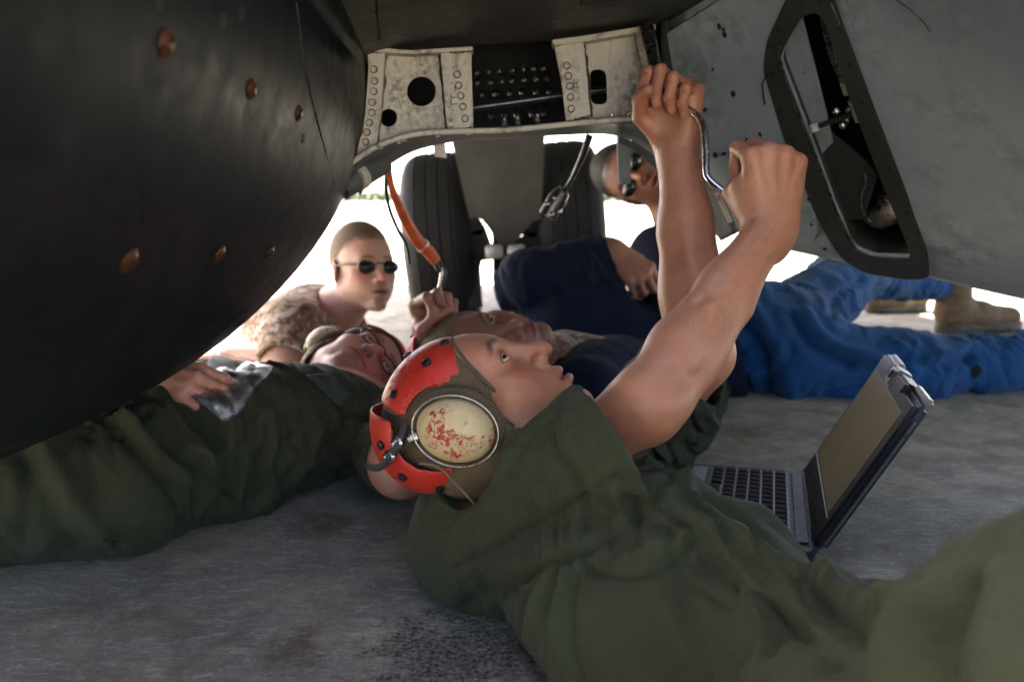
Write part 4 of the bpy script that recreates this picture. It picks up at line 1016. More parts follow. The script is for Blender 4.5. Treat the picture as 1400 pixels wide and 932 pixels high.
# ---- the man at work in front: on his back, both arms up on the speed wrench
A = person(gp(900, 800), 'nearest man in olive coveralls on his back, both bare forearms raised to a bent wrench')
fA = headfr((0, 0, 0), (.51, .03, .86), (-.89, .12, .45), 1.0); CRA = .80
fA.o = at(621, 591, .83) - fA.M @ np.array([.100, -.006, .004]) * fA.k
shR, elR, wrR = at(662, 716, .925), at(882, 550, .80), at(1054, 314, .93)
shL, elL, wrL = np.array([.175, 1.11, .115]), at(958, 484, 1.0), at(924, 202, 1.09)
hip = np.array([.31, .49, .075]); hipR = np.array([.24, .45, .09]); hipL = np.array([.38, .54, .08]); belly_ = np.array([.165, .735, .088])
S = SDF(); head_sdf(S, fA, mouth=.003, eye_open=.0034, wide=1.0, crown=CRA)
nk = (shR * .45 + shL * .55) + np.array([.0, 0, .02])
S.cone(fA.w((0, -.022, -.055)), nk, .056, .060, .03); S.cone(fA.w((0, .01, -.07)), nk + np.array([.03, -.03, .0]), .045, .05, .03)
S.cone(shR, shL, .06, .06, .04); S.cone(nk, belly_, .07, .07, .04)
def sinew(S, el, wr, side, up):
    d = unit(wr - el); L = np.linalg.norm(wr - el); s_ = unit(np.cross(d, up)); u_ = np.cross(s_, d)
    S.cone(el + d * .02 + s_ * .026 * side + u_ * .010, el + d * L * .55 + s_ * .022 * side + u_ * .006, .011, .008, .018)      # long muscle beside the elbow
    S.cone(el + d * L * .5 + u_ * .026, wr + u_ * .016, .0075, .0045, .012); S.cone(el + d * L * .45 - s_ * .018 * side + u_ * .022, wr - s_ * .010 * side + u_ * .017, .0060, .0035, .010)
    S.cone(el + d * .05 + u_ * .034 + s_ * .008, el + d * L * .42 + u_ * .0345 - s_ * .006, .0026, .0022, .006); S.cone(el + d * L * .42 + u_ * .0335 - s_ * .006, el + d * L * .75 + u_ * .0265 + s_ * .004, .0022, .0018, .006)   # vein
def arm(S, sh, el, wr, ru=.042, re=.0325, rf=.032, rw=.0265, bul=.012, up=(0, 0, 1)):
    d = unit(wr - el); m = el + (wr - el) * .28
    S.cone(sh, el, ru + .006, re, .03); S.cone(el, m, re * .93, rf + .001, .03); S.cone(m, el + (wr - el) * .62, rf, rf * .82, .03); S.cone(el + (wr - el) * .62, wr, rf * .80, rw, .03, flat=None)
sinew(S, elR, wrR, 1, dirv(-.1, .2, 1)); sinew(S, elL, wrL, -1, dirv(0, .1, 1)); arm(S, shR, elR, wrR); arm(S, shL, elL, wrL, .042, .038, .035, .0265)
# elbow point, inner tendon hollow
S.ball(elR + np.array([.010, .012, -.022]), .021, .025)
hR = Fr(wrR, frame_yz(dirv(.0, 1, .0), dirv(.12, .12, 1)), .91)
pR = hand_sdf(S, hR, -1, [(72, 88, 45), (76, 92, 48), (80, 94, 50), (84, 96, 52)], thumb=[(-.026, .020, -.014), (-.040, .046, -.034), (-.024, .066, -.056), (.002, .072, -.064)])
hL = Fr(wrL, frame_yz(dirv(.0, 1, .10), dirv(.62, -.05, -.75)), .86)
pL = hand_sdf(S, hL, 1, [(62, 84, 40), (70, 86, 42), (78, 88, 46), (86, 84, 44)], thumb=[(.026, .020, -.014), (.046, .046, -.034), (.036, .072, -.056), (.014, .084, -.068)])
bodyA = skin_obj(A, S, fA, .0023, SK, (pR, pL), stubble=.10, hair=(.05, .03, .02), blush=.9)
def body_hair(root, body, a, b, n, length, up, seed=3):
    """fine hairs on a forearm: thin slips lying along the skin"""
    rr = random.Random(seed); bv = bvh_of(body); d = unit(b - a); v = []; f = []
    for _ in range(n):
        t = rr.uniform(.12, .92); c = a + (b - a) * t; ang = rr.gauss(0, .9); s_ = unit(np.cross(d, up)); u_ = np.cross(s_, d); o_ = unit(u_ * math.cos(ang) + s_ * math.sin(ang))
        h = bv.ray_cast(Vector(c + o_ * .12), Vector(-o_))
        if h[0] is None: continue
        p = np.array(h[0]); nn = np.array(h[1]); w_ = unit(np.cross(nn, d)) ; L = length * rr.uniform(.6, 1.2); dr = unit(d * .9 + w_ * rr.gauss(.25, .35) + nn * .22); k = len(v)
        v += [p - w_ * .00009, p + w_ * .00009, p + dr * L * .6 + w_ * .00006, p + dr * L * .6 - w_ * .00006, p + unit(dr - nn * .15) * L]; f += [(k, k + 1, k + 2, k + 3), (k + 3, k + 2, k + 4)]
    o = mesh_obj('arm_hair', v, f, MT['hair_brown'], root, False); tag(o, kind='stuff')
body_hair(A, bodyA, elR, wrR, 900, .0075, dirv(-.3, .5, 1)); body_hair(A, bodyA, elL, wrL, 450, .0070, dirv(-.6, .1, 1), 5)
eyes(fA, A, (.42, .80, .30), MT)
# helmet
hm = cap_sdf(fA, .003, (.064, .060), cr=CRA); wr_ = Cloth().folds(fA.w((0, -.08, .05)), fA.w((0, .04, .09)), .14, fA.d((.2, 1, .4)), .022, .0022, 1.0, 3)
def capfn(w_): return lambda v, q: w_.apply(v, q, .0016, .03)
helA = sdf_obj('helmet', A, hm, .0026, 'brown_cloth', 1, capfn(wr_)); [stud(fA, a_, x_, helA, .0055, .0195, 'black_plastic', CRA) for a_, x_ in ((140, .070), (178, .068), (215, .062))]; helA['label'] = 'brown cloth cranial helmet with red shell plates and a cream ear cup'
cap_piping(fA, helA, .003, (.064, .060), CRA, 'brown_cloth'); sh1 = sdf_obj('shell_plate', helA, shell_sdf(fA, 14, 108, .080, .005, cr=CRA), .0022, 'red_shell'); sh2 = sdf_obj('shell_plate', helA, shell_sdf(fA, 114, 258, .086, .017, cr=CRA), .0022, 'red_shell')
for a, x in ((92, .060), (48, .058), (34, .03), (70, .0)): stud(fA, a, x, helA, cr=CRA)
ec = ear_cup(fA, 1, helA, -.35, .010, .010)
tube('strap', [fA.w((.088, -.03, .055)), fA.w((.094, -.055, .05)), fA.w((.088, -.085, .055)), fA.w((.07, -.10, .07))], [.004, .0045, .0045, .004], MT['strap_webbing'], helA, 10, 5)
for p in ((.0935, -.050, .052), (.092, -.068, .052), (.094, -.036, .040)): piece('buckle', [(0, -.003), (.0075, -.003), (.0075, .003), (.005, .005), (.003, .003), (0, .003)], MT['steel'], helA, place_z(fA.w(p), fA.d((1, -.2, .2))), 8, False)
tube('strap', [fA.w((.086, -.06, .02)), fA.w((.092, -.05, .0)), fA.w((.09, -.058, -.03)), fA.w((.08, -.07, -.06))], .0016, MT['tan_cloth'], helA, 8, 5)
# coverall
G = SDF()
chest = shR * .5 + shL * .5
G.cone(shR + np.array([.03, -.01, -.01]), shL, .082, .076, .05)
G.cone(chest + np.array([.01, -.04, -.012]), belly_, .096, .096, .06); G.cone(belly_, hip, .098, .095, .06); G.cone(hipR, hipL, .092, .088, .05)
G.cone(shR + np.array([.06, -.05, -.012]), np.array([.115, .66, .080]), .072, .082, .05)
kneeR = np.array([.37, .33, .325]); G.chain([hipR, hipR * .5 + kneeR * .5, kneeR], [.095, .082, .070], .05); G.cone(kneeR, np.array([.62, .12, .12]), .066, .05, .03)
kneeL = np.array([.75, .36, .11]); G.chain([hipL, kneeL, np.array([1.1, .2, .07])], [.090, .075, .06], .05)
cfR = shR + (elR - shR) * .84; dR = unit(elR - shR); cfL = shL + (elL - shL) * .84; dL = unit(elL - shL)
def sleeve(sh, el, cf, d, r0, r1, r2, rin, tilt=(0, 0, 0), turn=.045, flare=.008):
    """sleeve with a turned-up hem: open tube the arm comes out of"""
    T = SDF(); T.cone(sh, sh + (el - sh) * .45, r0, r1, .05); T.cone(sh + (el - sh) * .45, cf + d * .13, r1, r2, .03)
    B = SDF(); B.cone(cf - d * turn, cf + d * .13, r2 + flare * .7, r2 + flare, .004); B.plane(cf - d * turn, -(d + np.array(tilt)), .004); T.sub(B, .006)
    I = SDF(); I.cone(cf - d * .06, cf + d * .40, rin, rin * 1.1, .004); T.sub(I, .005, 's'); T.plane(cf, d + np.array(tilt), .005)
    return T
nC = unit((.84, .16, .42)); G.sub(sleeve(shR + np.array([.0, -.012, -.010]), elR + np.array([.0, -.012, -.042]), cfR + np.array([.006, -.012, -.050]), dR, .094, .088, .088, .074, nC - dR, .045, .010), .010); G.sub(sleeve(shL, elL, cfL, dL, .084, .070, .060, .048), .03)
# collar
nd = unit(fA.w((0, 0, -.06)) - nk)
nk2 = nk - np.array([0, 0, .03]); G.cone(nk2 - nd * .03, nk2 + nd * .02, .070, .068, .03)
I = SDF(); I.cone(nk2 + nd * .01, nk2 + nd * .2, .058, .075, .01); G.sub(I, .006, 's')
W = Cloth()
W.folds(shR, elR, .13, unit(np.cross(dR, (0, -1, .3))), .055, .0105, .5, 1).folds(shR + np.array([.07, -.10, 0]), np.array([.10, .72, .12]), .13, dirv(.9, .25, .2), .036, .0090, .55, 2)
W.folds(chest + np.array([.1, -.1, .08]), hip + np.array([0, 0, .08]), .17, dirv(.75, .65, .1), .060, .0200, .75, 5).folds(hipR, kneeR, .15, dirv(.9, -.35, .3), .060, .0110, .6, 7)
W.folds(shL, elL, .10, unit(np.cross(dL, (0, 1, 0))), .034, .009, .5, 4).folds(cfR, elR, .10, dR, .035, .0025, .6, 6)
# seams: sleeve seam, cuff edge, chest pocket
r3 = lambda t, o: shR + (elR - shR) * t + o
W.crease([r3(-.05, dirv(-.25, -.45, .75) * .098), r3(.3, dirv(-.1, -.45, .85) * .09), r3(.74, dirv(.1, -.45, .85) * .083)], .0035, -.0032)
sutA = cloth_obj('coverall', A, G, .0031, 'olive_cloth', W, .0035, .07, lo=np.array([-.4, .12, -.005]), hi=np.array([1.1, 1.5, .8]), smooth_it=2, marks=[
    ([(622, 778), (700, 737), (780, 692), (840, 652)], .0035, -0.0053), ([(752, 580), (760, 615), (788, 656), (800, 690)], .0040, -0.0067), ([(770, 575), (778, 610), (806, 650), (818, 684)], .010, 0.0060),
    ([(750, 772), (728, 812), (714, 870), (720, 935)], .007, -0.0112), ([(768, 776), (750, 830), (744, 935)], .007, -0.0105), ([(736, 772), (704, 800), (674, 850)], .006, -0.0090), ([(782, 790), (776, 850), (790, 935)], .007, -0.0090),
    ([(760, 774), (740, 818), (730, 870), (734, 935)], .008, 0.0112), ([(776, 784), (764, 840), (766, 935)], .008, 0.0105), ([(745, 770), (716, 806), (695, 862), (700, 920)], .008, 0.0090),
    ([(800, 715), (790, 745), (806, 772), (840, 786), (885, 784), (925, 762), (950, 738)], .0034, -0.0053), 
    ([(905, 690), (955, 735), (1015, 795), (1085, 852), (1130, 900)], .005, -0.0090), ([(915, 682), (968, 726), (1030, 786), (1100, 842)], .009, 0.0075), ([(940, 660), (1000, 705), (1070, 760), (1125, 800)], .008, 0.0105), ([(990, 735), (1050, 800), (1060, 880)], .011, -0.0135), ([(1125, 770), (1130, 800), (1170, 830), (1215, 815)], .009, 0.0120), ([(1110, 790), (1120, 830), (1180, 860)], .010, -0.0150),
    ([(1260, 830), (1230, 880), (1210, 935)], .012, 0.0150), ([(1330, 810), (1300, 870), (1290, 935)], .012, -0.0150), ([(1370, 800), (1350, 870), (1345, 935)], .012, 0.0150), ([(600, 700), (640, 690), (690, 640), (720, 600)], .012, -0.0075), ([(640, 830), (720, 790), (800, 740), (870, 690)], .010, -0.0120)])
# wrench and long socket: held, so things of their own
wp = [at(926, 138, 1.065), at(944, 150, 1.05), at(957, 163, 1.035), at(963, 180, 1.02), at(965.5, 208, 1.005), at(965.5, 232, .992), at(969, 244, .985), at(984, 258, .975), at(1003, 272, .965), at(1035, 265, .95), at(1085, 232, .945)]
wt = thing('speed_wrench', tuple(wp[4]), 'bent chrome speed wrench gripped by both raised hands', 'wrench')
tube('shaft', wp[:9], .0044, MT['chrome'], wt, 16, 8); tube('grip', wp[8:], .0080, MT['dark_steel'], wt, 16, 6)
ss = thing('long_socket', tuple(at(890, 70, 1.14)), 'long dark steel socket held up against the right white bracket', 'socket')
tube('barrel', [at(884, 38, 1.17), at(891, 72, 1.145), at(896, 100, 1.12)], [.0100, .0100, .0098], MT['steel'], ss, 18, 3); tube('drive', [at(896, 100, 1.12), at(900, 118, 1.105), at(915, 130, 1.08)], [.0075, .0070, .0060], MT['dark_steel'], ss, 14, 3)
# ---- the man lying behind, to the left, holding a plastic bag on his belly
C = person(gp(300, 700), 'man in olive coveralls lying under the pod, bare elbow bent behind his red helmeted head')
fC = headfr((-.322, 1.585, .122), (.66, -.42, .62), (.50, .86, .03), 1.0)
sN, sF = np.array([-.195, 1.31, .064]), np.array([-.405, 1.50, .080]); hipC = np.array([-.60, 1.11, .085])
elN, wrN = at(548, 634, 1.13), np.array([-.20, 1.42, .06]); elF, wrF = at(150, 530, 1.36), at(202, 513, 1.165)
mid = sN * .5 + sF * .5
S = SDF(); head_sdf(S, fC, mouth=.001, eye_open=.0036, wide=.97)
nb = mid + np.array([.02, .02, .005]); S.cone(fC.w((0, -.02, -.055)), nb, .052, .050, .03)
S.cone(sN, sF, .055, .055, .04); S.cone(mid, hipC, .09, .09, .05)
S.cone(sN, elN, .050, .042, .03); S.cone(elN, wrN, .043, .030, .03); S.ball(elN + np.array([.005, -.015, -.005]), .034, .02)
S.cone(sF, elF, .046, .042, .03); S.cone(elF, wrF, .040, .029, .03)
hF = Fr(wrF, frame_yz(dirv(.86, -.10, .22), dirv(-.05, .80, .60)), .84)
pF = hand_sdf(S, hF, -1, [(22, 40, 22), (26, 44, 24), (30, 46, 24), (34, 46, 24)], thumb=[(-.026, .020, -.012), (-.044, .050, -.016), (-.046, .078, -.022), (-.040, .102, -.028)], spread=(.02, .0, -.02, -.05))
skin_obj(C, S, fC, .0032, SKP, (pF,), stubble=.05, blush=1.1, brow=(.10, .06, .04))
eyes(fC, C, (0, .9, .25), MT)
helC = sdf_obj('helmet', C, cap_sdf(fC, .004, (.050, .048)), .0036, 'desert_camo'); cap_piping(fC, helC, .004, (.050, .048), 1.0, 'brown_cloth'); sdf_obj('shell_plate', helC, shell_sdf(fC, 24, 116, .080, .010), .003, 'red_shell'); sdf_obj('shell_plate', helC, shell_sdf(fC, 126, 200, .078, .011), .003, 'red_shell')
ear_cup(fC, -1, helC, -.2); ear_cup(fC, 1, helC, -.2)
shades(fC, C, 'glasses', True)
tube('strap', [fC.w((x, .100 - 1.5 * abs(x) ** 2 * 5, .047)) for x in (-.07, -.04, 0, .04, .07)], .0035, MT['strap_webbing'], helC, 8, 4)
G = SDF(); G.cone(sN + (mid - sN) * .15, sF + (mid - sF) * .15, .064, .070, .05); bel = mid * .45 + hipC * .55 + np.array([.015, -.035, .0])
G.cone(mid + np.array([-.02, -.02, .0]), bel, .088, .110, .06); G.cone(bel, hipC, .110, .108, .06)
G.ell(mid * .72 + hipC * .28 + np.array([0, -.01, .025]), (.12, .12, .090), .06)
lgN, lgF = hipC + np.array([.06, -.060, -.005]), hipC + np.array([-.07, .09, 0])
G.chain([lgN, np.array([-.74, 1.005, .095]), np.array([-1.10, .90, .12])], [.098, .096, .088], .05); G.chain([lgF, np.array([-1.15, 1.10, .12])], [.105, .09], .05)
dN = unit(elN - sN)
G.sub(sleeve(sN, elN, sN + (elN - sN) * .80, dN, .066, .064, .060, .048, turn=.03, flare=.004), .03)
dF = unit(elF - sF); G.cone(sF, elF, .080, .062, .04); G.cone(elF, elF * .45 + wrF * .55, .06, .050, .03)
ndC = unit(fC.w((0, 0, -.06)) - nb); G.cone(nb - ndC * .03, nb + ndC * .02, .068, .064, .03); I = SDF(); I.cone(nb + ndC * .0, nb + ndC * .2, .054, .07, .01); G.sub(I, .006, 's')
W = Cloth(); ax = unit(mid - hipC)
W.folds(hipC + np.array([0, 0, .08]), bel + np.array([0, 0, .05]), .20, ax, .055, .0190, .8, 11).folds(hipC, np.array([-.9, .95, .1]), .20, unit(np.array([1, .25, .1])), .065, .0200, .7, 12)
W.folds(mid, bel, .18, unit(ax + np.array([.1, .5, -.4])), .060, .0140, .9, 13).folds(sN, elN, .12, unit(np.cross(dN, (1, 0, .3))), .036, .0090, .6, 14)
W.folds(sN + np.array([-.08, -.05, 0]), mid + np.array([-.1, -.12, -.05]), .13, dirv(.5, .85, .1), .035, .0105, .6, 15)
for px in ((112, 600, 122, 660, 140, 740), (395, 575, 330, 640, 300, 690)): W.crease([at(px[0], px[1], 1.10), at(px[2], px[3], 1.08), at(px[4], px[5], 1.05)], .004, -0.0041)
sutC = cloth_obj('coverall', C, G, .0050, 'olive_cloth', W, .0045, .08, lo=np.array([-1.15, .7, -.01]), hi=np.array([.1, 1.9, .6]), smooth_it=2, marks=[
    ([(118, 585), (126, 650), (160, 745)], .005, -0.0081), ([(345, 560), (330, 620), (305, 690)], .010, -0.0121), ([(362, 560), (350, 620), (330, 680)], .012, 0.0108), ([(150, 575), (190, 615), (235, 665), (250, 720)], .009, -0.0149), ([(165, 572), (208, 612), (255, 655)], .010, 0.0149), ([(200, 565), (240, 605), (265, 650), (270, 700)], .009, -0.0149),
    ([(60, 600), (90, 660), (140, 730)], .014, 0.0135), ([(30, 620), (60, 680), (100, 750)], .014, -0.0135), ([(230, 560), (270, 600), (290, 650)], .009, 0.0135), ([(250, 556), (290, 592), (312, 640), (310, 690)], .009, -0.0135), ([(400, 600), (380, 640), (340, 685)], .010, -0.0108), ([(440, 590), (420, 640), (380, 675)], .010, 0.0095), ([(470, 560), (480, 600), (470, 650)], .009, -0.0135), ([(490, 570), (505, 600), (500, 640)], .008, 0.0121), ([(455, 600), (480, 615), (520, 600)], .007, -0.0108)])
BC = bvh_of(sutC)
# grey chest flap of the collar and the name patch
def drape(name, quad, bv, mat, parent, off=.004, n=14, m=10, crumple=0, Y=None, seed=0, bulge=0):
    rows = []
    for i in range(n):
        r = []
        for j in range(m):
            a, b = i / (n - 1), j / (m - 1)
            px = (1 - a) * ((1 - b) * quad[0][0] + b * quad[1][0]) + a * ((1 - b) * quad[3][0] + b * quad[2][0]); py = (1 - a) * ((1 - b) * quad[0][1] + b * quad[1][1]) + a * ((1 - b) * quad[3][1] + b * quad[2][1])
            p, nn = seen(bv, px, py)
            if p is None: p = at(px, py, (Y(px, py) if callable(Y) else Y) or 1.3); nn = np.array([0, -.5, .8])
            if Y: p = at(px, py, min(p[1], Y(px, py)) if callable(Y) else min(p[1], Y))
            r.append(p + nn * (off + bulge * math.sin(math.pi * a) * math.sin(math.pi * b)))
        rows.append(r)
    A_ = np.array(rows)
    if crumple:
        q = A_.reshape(-1, 3); A_ = (q + np.stack([noise(q * 22 + 5.0 + seed), noise(q * 22 + 9.0 + seed), np.abs(noise(q * 26 + seed)) * 1.6], 1) * crumple).reshape(A_.shape)
    return strip(name, A_, mat, parent, .0012)
drape('collar_flap', ((418, 514), (452, 512), (476, 540), (462, 556)), BC, MT['olive_cloth_dark'], sutC, .004)
pb = thing('plastic_bag', tuple(at(305, 530, 1.27)), 'clear shiny plastic bag under the hand of the man lying at left', 'plastic bag')
drape('bag_film', ((290, 482), (374, 506), (310, 578), (272, 552)), BC, MT['clear_plastic'], pb, .006, 26, 26, .004, lambda x, y: 1.36 - .0008 * (y - 480) * 1.2, 2, .004)
drape('bag_film', ((292, 486), (370, 510), (310, 572), (256, 541)), BC, MT['clear_plastic'], pb, .003, 18, 18, .004, lambda x, y: 1.37 - .0008 * (y - 480) * 1.2, 7)
drape('folded_paper', ((262, 538), (300, 552), (318, 566), (306, 574)), BC, MT['laptop_palm'], pb, .006, 6, 6, .003, lambda x, y: 1.30, 3)

# ---- the man in desert camouflage crouching behind the pod
D = person(gp(420, 470), 'crouching man in desert camouflage and black sunglasses behind the pod, hair cropped short')
fD = headfr((-.412, 2.20, .287), (.60, -.77, .14), (-.06, .16, .98), 1.02)
nD = at(452, 432, 2.26); sDn, sDf = at(404, 452, 2.14), at(470, 462, 2.45)
S = SDF(); head_sdf(S, fD, mouth=.002, wide=.98)
S.cone(fD.w((0, -.02, -.055)), nD, .057, .066, .03); S.cone(nD, at(380, 500, 2.35), .08, .1, .04); S.cone(sDn, sDf, .06, .06, .04)
elD, wrD = at(392, 492, 2.04), at(325, 486, 2.10)
S.cone(sDn, elD, .050, .044, .03); S.cone(elD, wrD, .045, .034, .03)
hD = Fr(wrD, frame_yz(dirv(-.9, .1, .1), dirv(0, 1, .4)), 1.0); pD = hand_sdf(S, hD, 1, [(30, 40, 20)] * 4)
skin_obj(D, S, fD, .0040, (.62, .37, .285), (pD,), hair=(.10, .065, .04), hairline=.068, blush=1.2, lips=(.45, .20, .17), brow=(.14, .08, .05))
shades(fD, D)
H = SDF(); H.ell((0, -.017, .040), (.0765, .0975, .0905), .01, fr=fD); H.plane(fD.w((0, .060, .055)), fD.d((0, 1, -.75)), .012); H.plane(fD.w((0, -.02, .018)), fD.d((0, .35, -1)), .012)
def hairfn(v, q): return v + vnormals(v, q) * (.0016 * noise(v / .004) + .0008)[:, None]
sdf_obj('cropped_hair', D, H, .003, 'hair_brown', 1, hairfn)
G = SDF(); G.cone(sDn, sDf, .088, .085, .05); G.cone(nD + np.array([-.06, .05, -.06]), at(300, 520, 2.55), .15, .16, .06); G.cone(at(300, 520, 2.55), at(210, 540, 2.75), .16, .15, .06)
dD = unit(elD - sDn); G.sub(sleeve(sDn, elD, sDn + (elD - sDn) * 1.15, dD, .086, .078, .072, .060, turn=.02, flare=.006), .03)
G.cone(at(250, 500, 2.45), at(240, 600, 2.2), .10, .08, .04)
ndD = unit(fD.w((0, 0, -.06)) - nD); G.cone(nD - ndD * .06, nD + ndD * .02, .090, .080, .03); I = SDF(); I.cone(nD - ndD * .02, nD + ndD * .2, .066, .09, .01); G.sub(I, .006, 's'); I = SDF(); I.cone(nD + ndD * .05 + dirv(.05, 0, .1), nD - ndD * .06 + dirv(.06, -.05, .1), .045, .012, .01); G.sub(I, .01, 's')
W = Cloth(); W.folds(nD, at(330, 500, 2.35), .2, dirv(.5, .8, 0), .05, .007, .8, 21).folds(sDn, elD, .12, dD, .04, .006, .6, 22)
cloth_obj('shirt', D, G, .0060, 'desert_camo', W, .004, .08, lo=np.array([-1.3, 1.8, -.01]), hi=np.array([.2, 3.0, .7]))
S = SDF(); S.ell(nD - ndD * .035 + dirv(.02, -.02, .2) * .12, (.05, .05, .04), .01); sdf_obj('undershirt', D, S, .005, 'tan_cloth')

# ---- the man in blue on his side, head bent in under the arch
E = person(gp(1100, 540), 'man in blue coveralls propped on his side, head with sunglasses bent in under the arch')
fE = headfr((.350, 2.30, .545), (-.30, -.95, -.05), (-.92, .30, .2), 1.0)
sE1, sE2 = at(905, 352, 2.25), at(925, 440, 2.0); hE = at(1075, 470, 2.02); chE = at(945, 425, 2.12)
elE, wrE = at(722, 388, 1.95), at(838, 344, 1.98)
nE = at(935, 300, 2.30)
S = SDF(); head_sdf(S, fE, mouth=.006); S.cone(fE.w((0, -.02, -.055)), nE, .055, .065, .03); S.cone(nE, chE, .08, .1, .04); S.cone(sE1, sE2, .05, .05, .03); S.cone(sE2, elE, .05, .04, .03); S.cone(elE, wrE, .044, .031, .03)
hEf = Fr(wrE, frame_yz(dirv(.62, -.55, .35), dirv(.25, .35, .9)), 1.04)
pE = hand_sdf(S, hEf, -1, [(40, 46, 26), (46, 52, 30), (52, 58, 30), (58, 60, 34)], thumb=[(-.026, .020, -.012), (-.046, .050, -.024), (-.046, .082, -.036), (-.040, .108, -.044)])
skin_obj(E, S, fE, .0040, (.34, .175, .125), (pE,), hair=(.015, .011, .009), hairline=.058, blush=1.0)
shades(fE, E)
H = SDF(); H.ell((0, -.017, .040), (.079, .100, .094), .01, fr=fE); H.plane(fE.w((0, .060, .052)), fE.d((0, 1, -.75)), .012); H.plane(fE.w((0, -.02, .012)), fE.d((0, .3, -1)), .012); sdf_obj('dark_hair', E, H, .0035, 'hair_dark', 1, hairfn)
def arm_sleeve(G, sh, el, wr, r0, r1, r2, t=.93, rin=.034):
    d = unit(wr - el); T = SDF(); T.cone(sh, el, r0, r1, .05); T.cone(el, el + (wr - el) * (t + .1), r1, r2, .03); I = SDF(); I.cone(el + (wr - el) * (t - .15), wr + d * .2, rin, rin * 1.2, .004); T.sub(I, .005, 's'); T.plane(el + (wr - el) * t, d, .005); G.sub(T, .03)
G = SDF(); G.cone(sE1, sE2, .095, .095, .05); G.cone(chE, hE, .15, .135, .06); G.cone(sE2 + np.array([0, 0, -.06]), elE + np.array([.10, .0, -.10]), .09, .09, .05)
G.cone(at(775, 465, 1.94), at(1000, 490, 1.98), .125, .12, .06)
arm_sleeve(G, sE2, elE, wrE, .088, .078, .052)
cloth_blue = SDF()
W = Cloth(); W.folds(elE, sE2, .14, dirv(.8, .4, .2), .055, .013, .7, 31).folds(elE, wrE, .1, dirv(1, .3, 0), .045, .010, .7, 32)
G.plane(at(985, 420, 2.0), dirv(1, .25, 0), .01)
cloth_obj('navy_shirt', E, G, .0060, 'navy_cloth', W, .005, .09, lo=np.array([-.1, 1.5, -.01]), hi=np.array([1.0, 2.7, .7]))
G = SDF(); G.cone(at(965, 440, 2.06), hE, .140, .140, .06)
kN = at(1235, 505, 1.93); aN = at(1440, 490, 2.02); G.chain([hE + np.array([.0, -.06, -.02]), kN, aN, at(1620, 470, 2.1)], [.118, .086, .074, .07], .06)
kF = at(1165, 370, 2.42); aF = at(1282, 388, 2.86); G.chain([hE + np.array([.02, .06, .02]), kF], [.118, .092], .06); G.chain([kF, aF], [.085, .060], .05)
W = Cloth(); W.folds(at(1000, 450, 2.0), hE, .24, dirv(.85, -.4, .1), .075, .020, .8, 33).folds(hE, kN, .17, dirv(.75, -.6, .1), .080, .019, .8, 34).folds(kN, aN, .15, dirv(.9, .4, 0), .060, .013, .8, 35).folds(hE, kF, .17, dirv(.6, .8, 0), .07, .014, .8, 36).folds(kF, aF, .13, dirv(.9, .3, .2), .05, .014, .8, 37)
trE = cloth_obj('trousers', E, G, .0060, 'blue_cloth', W, .006, .10, lo=np.array([.3, 1.5, -.006]), hi=np.array([1.9, 3.2, .7]), marks=[([(1060, 380), (1085, 430), (1110, 470), (1160, 500)], .016, -0.0243), ([(1075, 370), (1100, 425), (1130, 465), (1200, 490)], .016, 0.0189), ([(1010, 430), (1040, 480), (1050, 540)], .018, -0.0243), ([(1030, 420), (1065, 475), (1085, 545)], .016, 0.0203), ([(1180, 380), (1150, 400), (1140, 430)], .013, -0.0189), ([(1230, 470), (1260, 490), (1330, 470)], .013, 0.0162), ([(1240, 485), (1280, 500), (1330, 490)], .012, -0.0162), ([(1330, 455), (1325, 490), (1330, 540)], .010, -0.0135), ([(1130, 540), (1200, 530), (1260, 545)], .014, -0.0162), ([(1222, 385), (1212, 398), (1216, 415)], .010, -0.0162)])
BE = bvh_of(trE); p, n_ = seen(BE, 1335, 508)
if p is not None:
    t_ = piece('torn_hole', [(0, -.004), (1, -.003), (1.0, .0006), (.9, .0010), (.5, .0012), (0, .0012)], MT['bolt_dark'], trE, place_z(p, n_) @ Matrix.Diagonal((.011, .019, 1, 1)), 18)
def boot(name, root, heel, toe, k=1.0, up=(0, 0, 1)):
    f = Fr(heel, frame_yz(unit(np.array(toe) - heel), up), k); S = SDF()
    S.cone((0, .045, .075), (0, .03, .17), .048, .052, .02, fr=f); S.cone((0, .035, .055), (0, .13, .050), .043, .042, .03, fr=f); S.cone((0, .13, .050), (0, .245, .042), .042, .034, .03, fr=f, flat=((0, 0, 1), .85)); S.plane(f.w((0, 0, .024)), -f.M[:, 2], .004)
    o = sdf_obj(name, root, S, .004, 'boot_suede')
    T = SDF(); T.ell((0, .05, .014), (.044, .058, .05), .01, fr=f); T.ell((0, .20, .014), (.050, .085, .05), .05, fr=f); T.box((0, .13, .014), (.034, .10, .02), .01, .02, fr=f); T.plane(f.w((0, 0, .030)), f.M[:, 2], .004); T.plane(f.w((0, 0, .0)), -f.M[:, 2], .003)
    for i in range(9): T.box((0, .05 + .026 * i, .0), (.06, .005, .007), .001, .002, 's', fr=f)
    sdf_obj('boot_sole', o, T, .0035, 'boot_sole')
    for i in range(5): tube('lace', [f.w((-.026, .075 + .022 * i, .105 - .012 * i)), f.w((0, .085 + .022 * i, .116 - .013 * i)), f.w((.026, .075 + .022 * i, .105 - .012 * i))], .003, MT['boot_sole'], o, 6, 3)
    return o
boot('boot', E, gp(1284, 455), gp(1412, 449), 1.22)
bt_ = thing('boot', tuple(gp(1190, 426)), 'tan boot toe showing from behind the blue trouser leg', 'boot'); boot('upper', bt_, gp(1262, 424), gp(1180, 428), 1.05)

